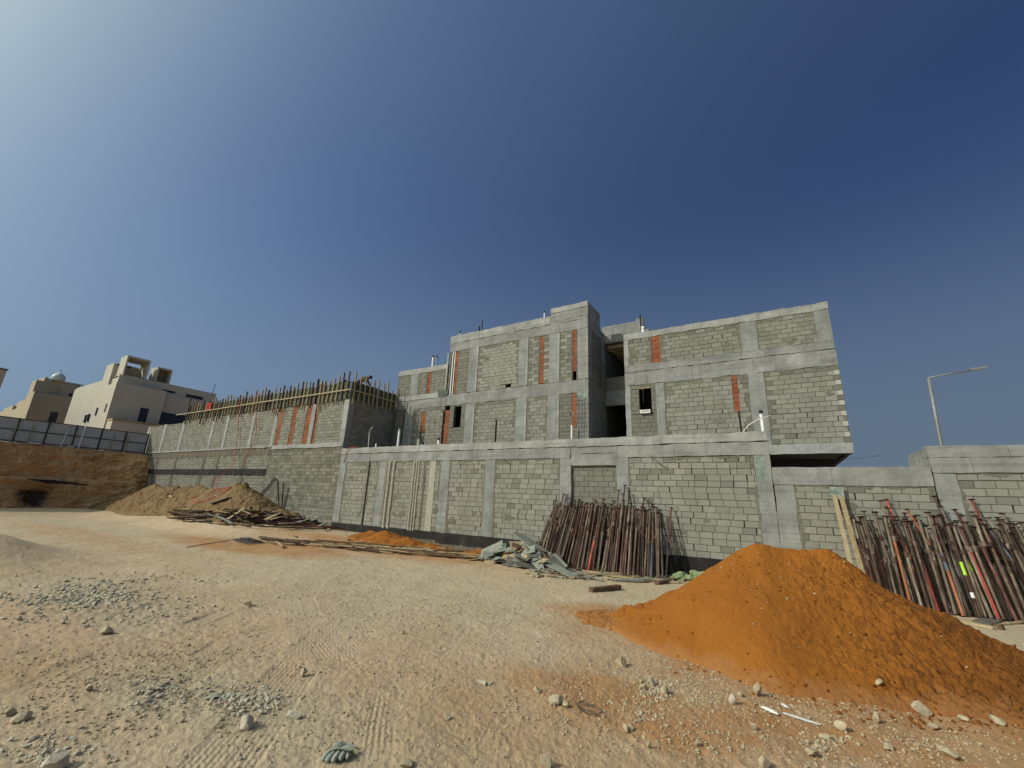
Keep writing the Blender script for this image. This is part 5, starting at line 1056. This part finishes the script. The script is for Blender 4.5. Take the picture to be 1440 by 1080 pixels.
blob_stones(5000, 2, px_scatter([(120, 845, 190, 40, 3.2, .015, .13), (230, 815, 120, 18, .5, .03, .10), (205, 980, 60, 24, 1.5, .015, .06), (350, 985, 75, 24, 1.0, .015, .07), (60, 1060, 90, 30, .5, .02, .08)]), 'grey_rubble', M['rock_grey'], 'grey rubble patches on the left side of the ground')
blob_stones(900, 3, px_scatter([(450, 745, 60, 8, 1, .04, .16), (350, 728, 70, 6, .8, .03, .12), (150, 722, 80, 5, .8, .03, .12), (500, 758, 40, 4, .6, .03, .10)]), 'wall_rubble', M['rock_grey'], 'broken rubble along the foot of the left wall')
def scatter_on_pile(rng, n):
    X = rng.normal(.1, .75, n); Y = rng.normal(8.7, .55, n); return X, Y, .008 + .045 * rng.uniform(0, 1, n) ** 4
def pile_stones():
    ob = blob_stones(110, 4, scatter_on_pile, 'sand_pebbles', M['rock'], 'pale pebbles lying on the orange sand pile'); me = ob.data
    co = np.empty(len(me.vertices) * 3, np.float32); me.vertices.foreach_get('co', co); co = co.reshape(-1, 3)
    for i in range(0, len(co), 12):
        c = co[i:i + 12].mean(0); co[i:i + 12, 2] += pile_z(c[0], c[1]) - gz(c[0], c[1])
    me.vertices.foreach_set('co', co.ravel()); me.update()
pile_stones()
def sand_clods():
    def fn(rng, n):
        th = rng.uniform(0, 6.283, n); rr = np.where(rng.uniform(0, 1, n) < .55, rng.normal(2.45, .16, n), rng.uniform(.5, 2.5, n)); X = .15 + rr * np.cos(th) * 1.12; Y = 9.6 + rr * np.sin(th)
        k = (X > -4.1) & (X < 4.3) & (Y > 6.2) & (Y < 11) & (rng.uniform(0, 1, n) < np.clip(.35 + .35 * (X + .5), .2, 1)); X, Y = X[k], Y[k]
        return X, Y, .010 + .06 * rng.uniform(0, 1, len(X)) ** 4
    ob = blob_stones(5200, 8, fn, 'sand_clods', M['sand'], 'clods of orange sand on and round the big sand pile'); me = ob.data
    me.attributes.new('edge', 'FLOAT', 'POINT').data.foreach_set('value', np.ones(len(me.vertices), np.float32)); me.attributes.new('damp_shade', 'FLOAT', 'POINT').data.foreach_set('value', np.random.default_rng(3).uniform(.2, .8, len(me.vertices) // 12).repeat(12).astype(np.float32))
    co = np.empty(len(me.vertices) * 3, np.float32); me.vertices.foreach_get('co', co); co = co.reshape(-1, 3)
    for i in range(0, len(co), 12):
        c = co[i:i + 12].mean(0); co[i:i + 12, 2] += max(0, pile_z(c[0], c[1]) - gz(c[0], c[1]))
    me.vertices.foreach_set('co', co.ravel()); me.update()
sand_clods()
ROCKS = [(875, 930, 16, 15, 'rounded pale rock alone left of the sand pile foot'), (1065, 970, 15, 21, 'upright tooth shaped rock before the sand pile'), (1032, 984, 14, 13, 'dark grey wedge rock left of the upright tooth rock'), (1040, 976, 11, 9, 'small pale rock touching the tooth rock on its left'), (1296, 998, 24, 17, 'largest blocky pale rock at the sand pile foot'), (1233, 1010, 13, 15, 'upright flat sided rock left of the largest blocky one'),
         (1184, 1022, 17, 13, 'squat rock at the edge of the sand, left of the upright flat one'), (1355, 1011, 14, 9, 'low rock right of the largest blocky one'), (1404, 1014, 20, 10, 'long low rock near the right edge of the picture'), (1311, 1021, 17, 9, 'low rock below the largest blocky one'), (1334, 1059, 26, 13, 'wide flat rock at the bottom right'), (1076, 1072, 18, 20, 'big round rock at the very bottom edge, right of centre'),
         (880, 1025, 11, 12, 'left one of two touching pale rocks in the foreground'), (888, 1023, 9, 11, 'right one of two touching pale rocks in the foreground'), (916, 958, 14, 14, 'biggest grey rock of the small cluster left of the sand pile'), (905, 966, 12, 9, 'pale low rock in the small cluster left of the sand pile'), (934, 970, 12, 13, 'right hand rock of the small cluster left of the sand pile'), (427, 946, 14, 11, 'pale pointed rock in the middle of the left foreground'),
         (347, 848, 13, 9, 'pointed rock on the open ground before the wire bundle'), (149, 887, 17, 12, 'rough rock below the grey rubble patch'), (411, 1005, 28, 14, 'broad flat rock right of the second glove'), (345, 1015, 26, 18, 'broad grey slab rock below the second glove'), (80, 1072, 40, 20, 'large cracked grey rock at the bottom left corner'), (124, 967, 12, 10, 'small brown rock left of the grey gravel patch'), (682, 961, 9, 7, 'small pale rock on the tyre tracks, near the middle'), (755, 970, 14, 9, 'pale low rock right of the middle of the foreground'),
         (781, 984, 24, 15, 'long lumpy pale rock in the middle foreground'), (796, 990, 14, 8, 'small rock touching the long lumpy one'), (768, 1070, 18, 22, 'pointed rock at the bottom edge, near the middle'), (629, 1008, 10, 8, 'dull small rock between the tyre tracks'), (565, 889, 9, 7, 'small pointed rock at mid distance'), (1240, 982, 11, 9, 'small bright rock on the sand above the flat sided one'), (913, 1048, 9, 9, 'little pale rock at the bottom, right of the wire loop'), (981, 1045, 9, 10, 'upright small pale rock before the white shards'), (1059, 1021, 11, 11, 'small rock below the white shards'), (1160, 1036, 17, 8, 'low rock left of the squat one'), (1250, 1051, 16, 9, 'low rubble rock in the lower right'), (1144, 1058, 18, 13, 'grey lumpy rock in the lower right'), (255, 1013, 8, 6, 'tiny brown rock in the left foreground'), (570, 1075, 22, 12, 'flat rock at the bottom edge, left of the pointed one'), (30, 1008, 26, 10, 'flat slab half buried at the left edge'), (14, 1000, 18, 10, 'rounded flat rock at the far left edge')]
for i, (px, py, w, h, lab) in enumerate(ROCKS):
    p = on_ground(px, py + h * .42)
    if px > 1120 and False: pass
    z = max(gz(p.x, p.y), pile_z(p.x, p.y) if (-4.2 < p.x < 4.5 and 6.1 < p.y < 13.5) else -9); dist = -(ROT.inverted() @ (p - Vector((0, 0, EYE)))).z; m_ = dist / 593
    W_, H_ = w * m_ * 1.0, h * m_ * 1.15
    o = lump('rock', (p.x, p.y, z + H_ * .36), (W_, W_ * .9, H_), 'rock' if i not in (2, 14, 20, 21, 22) else 'rock_grey', 60 + i, 3, .12, 13); o.rotation_euler.z = r.uniform(0, 6.28) * .0 + r.uniform(-.5, .5); tag(o, lab, 'rock', 'loose rocks on the ground')

# ------------------------------------------------------------------ small litter: white shards, wire loop
def shard(px, py, L, w, rz, lab, curl=.5):
    p = on_ground(px, py); p.z = max(p.z, pile_z(p.x, p.y) if (-4.2 < p.x < 4.5 and 6.1 < p.y < 13.5) else -9); mb = MB(); n, k = 10, 8; vs = []; fs = []
    for lay, off in ((0, 0), (1, .004)):
        for i in range(n + 1):
            ww = w * (1 - .55 * abs(2 * i / n - 1) ** 3) * (1 + .12 * math.sin(i * 2.1))
            for j in range(k + 1):
                t = (j / k - .5) * 2 * curl * 1.6; R_ = ww / (2 * math.sin(min(curl * 1.6, 1.5)))
                vs.append(((i / n - .5) * L, (R_ - off) * math.sin(t), (R_ - off) * math.cos(t) - R_ * math.cos(curl * 1.6) + .012))
    q = (n + 1) * (k + 1); fs = [(i * (k + 1) + j, i * (k + 1) + j + 1, (i + 1) * (k + 1) + j + 1, (i + 1) * (k + 1) + j) for i in range(n) for j in range(k)]; fs += [tuple(a + q for a in f) for f in fs]
    mb._add(vs, fs); o = mb.build('pipe_shard', M['pvc'], None, True); o.location = p; o.rotation_euler = (0, 0, rz); tag(o, lab, 'pipe shard', 'broken white pipe shards by the sand pile')
shard(1083, 1001, .20, .06, -.55, 'half round white pipe shard, leftmost by the sand pile', .8); shard(1104, 994, .11, .05, -.9, 'small upright white pipe shard by the sand pile', .6); shard(1127, 1012, .36, .06, -.22, 'longest flat white pipe shard by the sand pile', .3)
c = on_ground(829, 1000); mb = MB()
for k in range(3): mb.tube([(c.x + (.13 + .012 * k) * math.cos(a), c.y + (.09 + .01 * k) * math.sin(a), gz(c.x + .13 * math.cos(a), c.y + .09 * math.sin(a)) + .012 + .03 * abs(math.sin(a * 1.5 + k))) for a in np.linspace(.3 + k, 5.6 + k, 22)], .0035, 5)
tag(mb.build('wire_loop', M['cable']), 'thin dark wire loop lying on the ground, left of the sand pile', 'wire loop')
p = on_ground(680, 959); mb = MB(); mb.rbox(-.12, .12, -.03, .03, 0, .012, .03, .01, seed=3); o = mb.build('flat_scrap', M['sandbag']); o.location = p; tag(o, 'flat white scrap on the tyre tracks near the middle', 'scrap')
o.location = on_ground(679, 960)

# ------------------------------------------------------------------ gloves
def skin_obj(name, chain, mats, parent=None, sub=2, smooth=True):   # chain: list of (points, radii) joined at the first point of the first chain
    vs, es, rs = [], [], []; look = {}
    for pts, rad in chain:
        prev = None
        for p, q in zip(pts, rad):
            key = tuple(round(c_, 4) for c_ in p)
            if key not in look: look[key] = len(vs); vs.append(p); rs.append(q)
            i = look[key]
            if prev is not None and prev != i: es.append((prev, i))
            prev = i
    me = bpy.data.meshes.new(name); me.from_pydata(vs, es, []); me.materials.append(M[mats]); o = bpy.data.objects.new(name, me); C.objects.link(o)
    o.modifiers.new('skin', 'SKIN'); sv = me.skin_vertices[0].data if me.skin_vertices else None
    if sv is None: me.attributes.new('x', 'FLOAT', 'POINT')
    if not me.skin_vertices:
        bpy.context.view_layer.objects.active = o; o.select_set(True); bpy.ops.mesh.customdata_skin_add(); o.select_set(False)
    sv = me.skin_vertices[0].data
    for i, q in enumerate(rs): sv[i].radius = (q, q) if not isinstance(q, tuple) else q
    sv[0].use_root = True; m_ = o.modifiers['skin']; m_.use_smooth_shade = smooth
    o.modifiers.new('sub', 'SUBSURF').levels = sub; o.modifiers['sub'].render_levels = sub
    if parent: o.parent = parent
    return o
gp = on_ground(475, 1066); right = Vector((ROT[0][0], ROT[1][0], 0)).normalized(); fwd = Vector((-right.y, right.x, 0))
gl = empty('work_glove', gp, 'crumpled grey green rubber work glove lying palm down in the foreground', 'glove', None, math.atan2(right.y, right.x))
for i, (x0, y0, x1, y1, rr) in enumerate([(-.075, -.005, -.105, -.085, .021), (-.035, -.01, -.062, -.105, .022), (.008, -.008, -.010, -.102, .023), (.048, -.005, .040, -.075, .022)]):
    f_ = skin_obj('finger', [([(x0, y0 + .03, .035), (x0, y0, .040), ((x0 + x1) / 2, (y0 + y1) / 2, .036), (x1, y1, .020)], [rr * .8, rr * .95, rr * 1.05, rr * .9])], 'glove', gl)
skin_obj('thumb', [([(.07, .02, .03), (.085, -.01, .028), (.092, -.045, .018)], [.02, .021, .016])], 'glove', gl)
def sheet(name, fn, nu, nv, mat, parent):
    mb = MB(); vs = []
    for lay in (0, .004):
        for j in range(nv + 1):
            for i in range(nu + 1): p = fn(i / nu, j / nv); vs.append((p[0], p[1], p[2] - lay))
    q = (nu + 1) * (nv + 1); fs = [(j * (nu + 1) + i, j * (nu + 1) + i + 1, (j + 1) * (nu + 1) + i + 1, (j + 1) * (nu + 1) + i) for j in range(nv) for i in range(nu)]
    mb._add(vs, fs + [tuple(a + q for a in f) for f in fs]); return mb.build(name, M[mat], parent, True)
sheet('palm', lambda u, v_: (-.10 + .19 * u + .012 * v_, -.02 + .105 * v_ * (.6 + .6 * u), .048 + .018 * math.sin(u * 3.1) + .012 * math.sin(v_ * 5 + u * 2) - .03 * v_ * (1 - u)), 14, 10, 'glove', gl)
sheet('cuff', lambda u, v_: (-.085 + .15 * u, .05 + .075 * v_ + .06 * u, .015 + .040 * math.sin(v_ * 3.14) + .012 * math.sin(u * 6)), 12, 10, 'glove', gl)
sheet('lining', lambda u, v_: (.045 + .105 * u, .005 + .055 * v_ + .02 * u, .018 + .03 * (1 - u) + .014 * math.sin(v_ * 6 + u * 3)), 12, 8, 'glove_in', gl)
sheet('inner_cuff', lambda u, v_: (-.07 + .10 * u, .095 + .045 * v_ + .03 * u, .012 + .02 * math.sin(v_ * 3.14)), 10, 8, 'panel_dark', gl)
gp = on_ground(308, 983); g2 = empty('work_glove', gp, 'flattened dark green work glove beside the pale rubble patch on the left', 'glove', None, math.atan2(right.y, right.x))
for i in range(4): skin_obj('finger', [([(-.03, -.03 + .02 * i, .02), (-.08, -.035 + .024 * i, .022), (-.13, -.045 + .022 * i, .014)], [.014, .016, .012])], 'glove', g2)
sheet('palm', lambda u, v_: (-.05 + .15 * u, -.05 + .09 * v_ + .03 * u, .026 + .012 * math.sin(u * 6 + v_ * 3)), 10, 8, 'glove', g2); sheet('cuff', lambda u, v_: (.09 + .10 * u, -.02 + .07 * v_ + .03 * u, .02 + .014 * math.sin(u * 5 + v_ * 4)), 10, 8, 'glove_in', g2)

# ------------------------------------------------------------------ workers on the deck behind the formwork
def person(loc, rz, label, lean, shirt, hair='hair', arm=.0, helmet=None):
    e = empty('person', loc, label, 'person', 'workers behind the formwork', rz)
    s_, c_ = math.sin(lean), math.cos(lean); hip = Vector((0, 0, .92)); up = Vector((s_, 0, c_)); fw_ = Vector((c_, 0, -s_))
    ch = hip + up * .36; nk = hip + up * .56; hd = nk + up * .10 + fw_ * .05; ht = hd + up * .12 + fw_ * .03; Lv = Vector((0, 1, 0))
    J = lambda *a: [tuple(v) for v in a]; body = [(J(hip, hip + up * .18, ch, nk - up * .06, nk + up * .02, hd, ht), [.135, .125, .145, .11, .055, .085, .085])]
    armp = []; legp = []
    for s in (-1, 1):
        hj = hip + Lv * s * .09 - Vector((0, 0, .06)); kn = Vector((.07 - .03 * s, s * .11, .48)); an = Vector((-.02 + .05 * s, s * .12, .09)); to = an + Vector((.15, 0, -.05))
        legp.append((J(hip, hj, kn, an, to), [.135, .095, .065, .045, .04]))
        sh = ch + up * .10 + Lv * s * .20; el = sh + Vector((.10 + .15 * arm, s * .05, -.26 + .3 * arm)); wr = el + Vector((.13, -s * .03, -.20 + .12 * arm)); hn = wr + Vector((.05, 0, -.07))
        armp.append((J(ch, ch + Lv * s * .11 + up * .08, sh, el, wr, hn), [.145, .10, .068, .048, .036, .034])); 
    b_ = skin_obj('body', body + legp + armp, 'skin', e)
    for s in (-1, 1):
        wr = Vector(armp[(s + 1) // 2][0][4]); hn = Vector(armp[(s + 1) // 2][0][5]); d = (hn - wr).normalized()
        for k in range(4): f_ = hn + Lv * (k - 1.5) * .018; skin_obj('finger', [(J(f_, f_ + d * .04, f_ + d * .07 + Vector((.015, 0, 0))), [.009, .009, .007])], 'skin', b_, 1)
        skin_obj('thumb', [(J(hn, hn - Lv * s * .035 + d * .02, hn - Lv * s * .045 + d * .05), [.011, .010, .008])], 'skin', b_, 1)
    grow = lambda ch_, k: [(p, [q + k for q in rd]) for p, rd in ch_]
    skin_obj('shirt', grow([(body[0][0][:4], body[0][1][:4])] + [(a[0][:4], a[1][:4]) for a in armp], .016), shirt, e)
    skin_obj('trousers', grow([(J(hip + up * .06, hip), [.135, .135])] + [(l_[0][:4], l_[1][:4]) for l_ in legp], .017), 'trousers', e)
    o = lump('hair' if not helmet else 'helmet', tuple(ht + up * .02 - fw_ * .015), (.235, .205, .2), helmet or hair, 3, 3, .05); o.parent = e; o.rotation_euler.y = lean
    for s in (-1, 1):
        q = lump('ear', tuple(hd + Lv * s * .093 + up * .03), (.03, .018, .05), 'skin', 3, 2, .05); q.parent = e
        q = lump('eye', tuple(hd + Lv * s * .033 + fw_ * .088 + up * .05), (.018, .022, .014), 'hair', 3, 2, 0); q.parent = e
    q = lump('nose', tuple(hd + fw_ * .10 + up * .015), (.035, .03, .045), 'skin', 3, 2, .05); q.parent = e
    q = lump('mouth', tuple(hd + fw_ * .086 - up * .035), (.016, .045, .012), 'maroon', 3, 2, .02); q.parent = e
person((-21.85, 16.95, 8.2), .35, 'worker in a brown shirt bending forward at the corner of the formwork', 1.15, 'shirt')
person((-23.95, 16.7, 7.95), .9, 'worker in dark clothes stooping behind the studs left of the corner one', .8, 'shirt_b', arm=.5)
person((-25.6, 16.8, 7.95), 2.4, 'worker with a cream helmet stooping behind the studs, farthest left', .6, 'shirt', helmet='plaster')

S.render.engine = 'CYCLES'
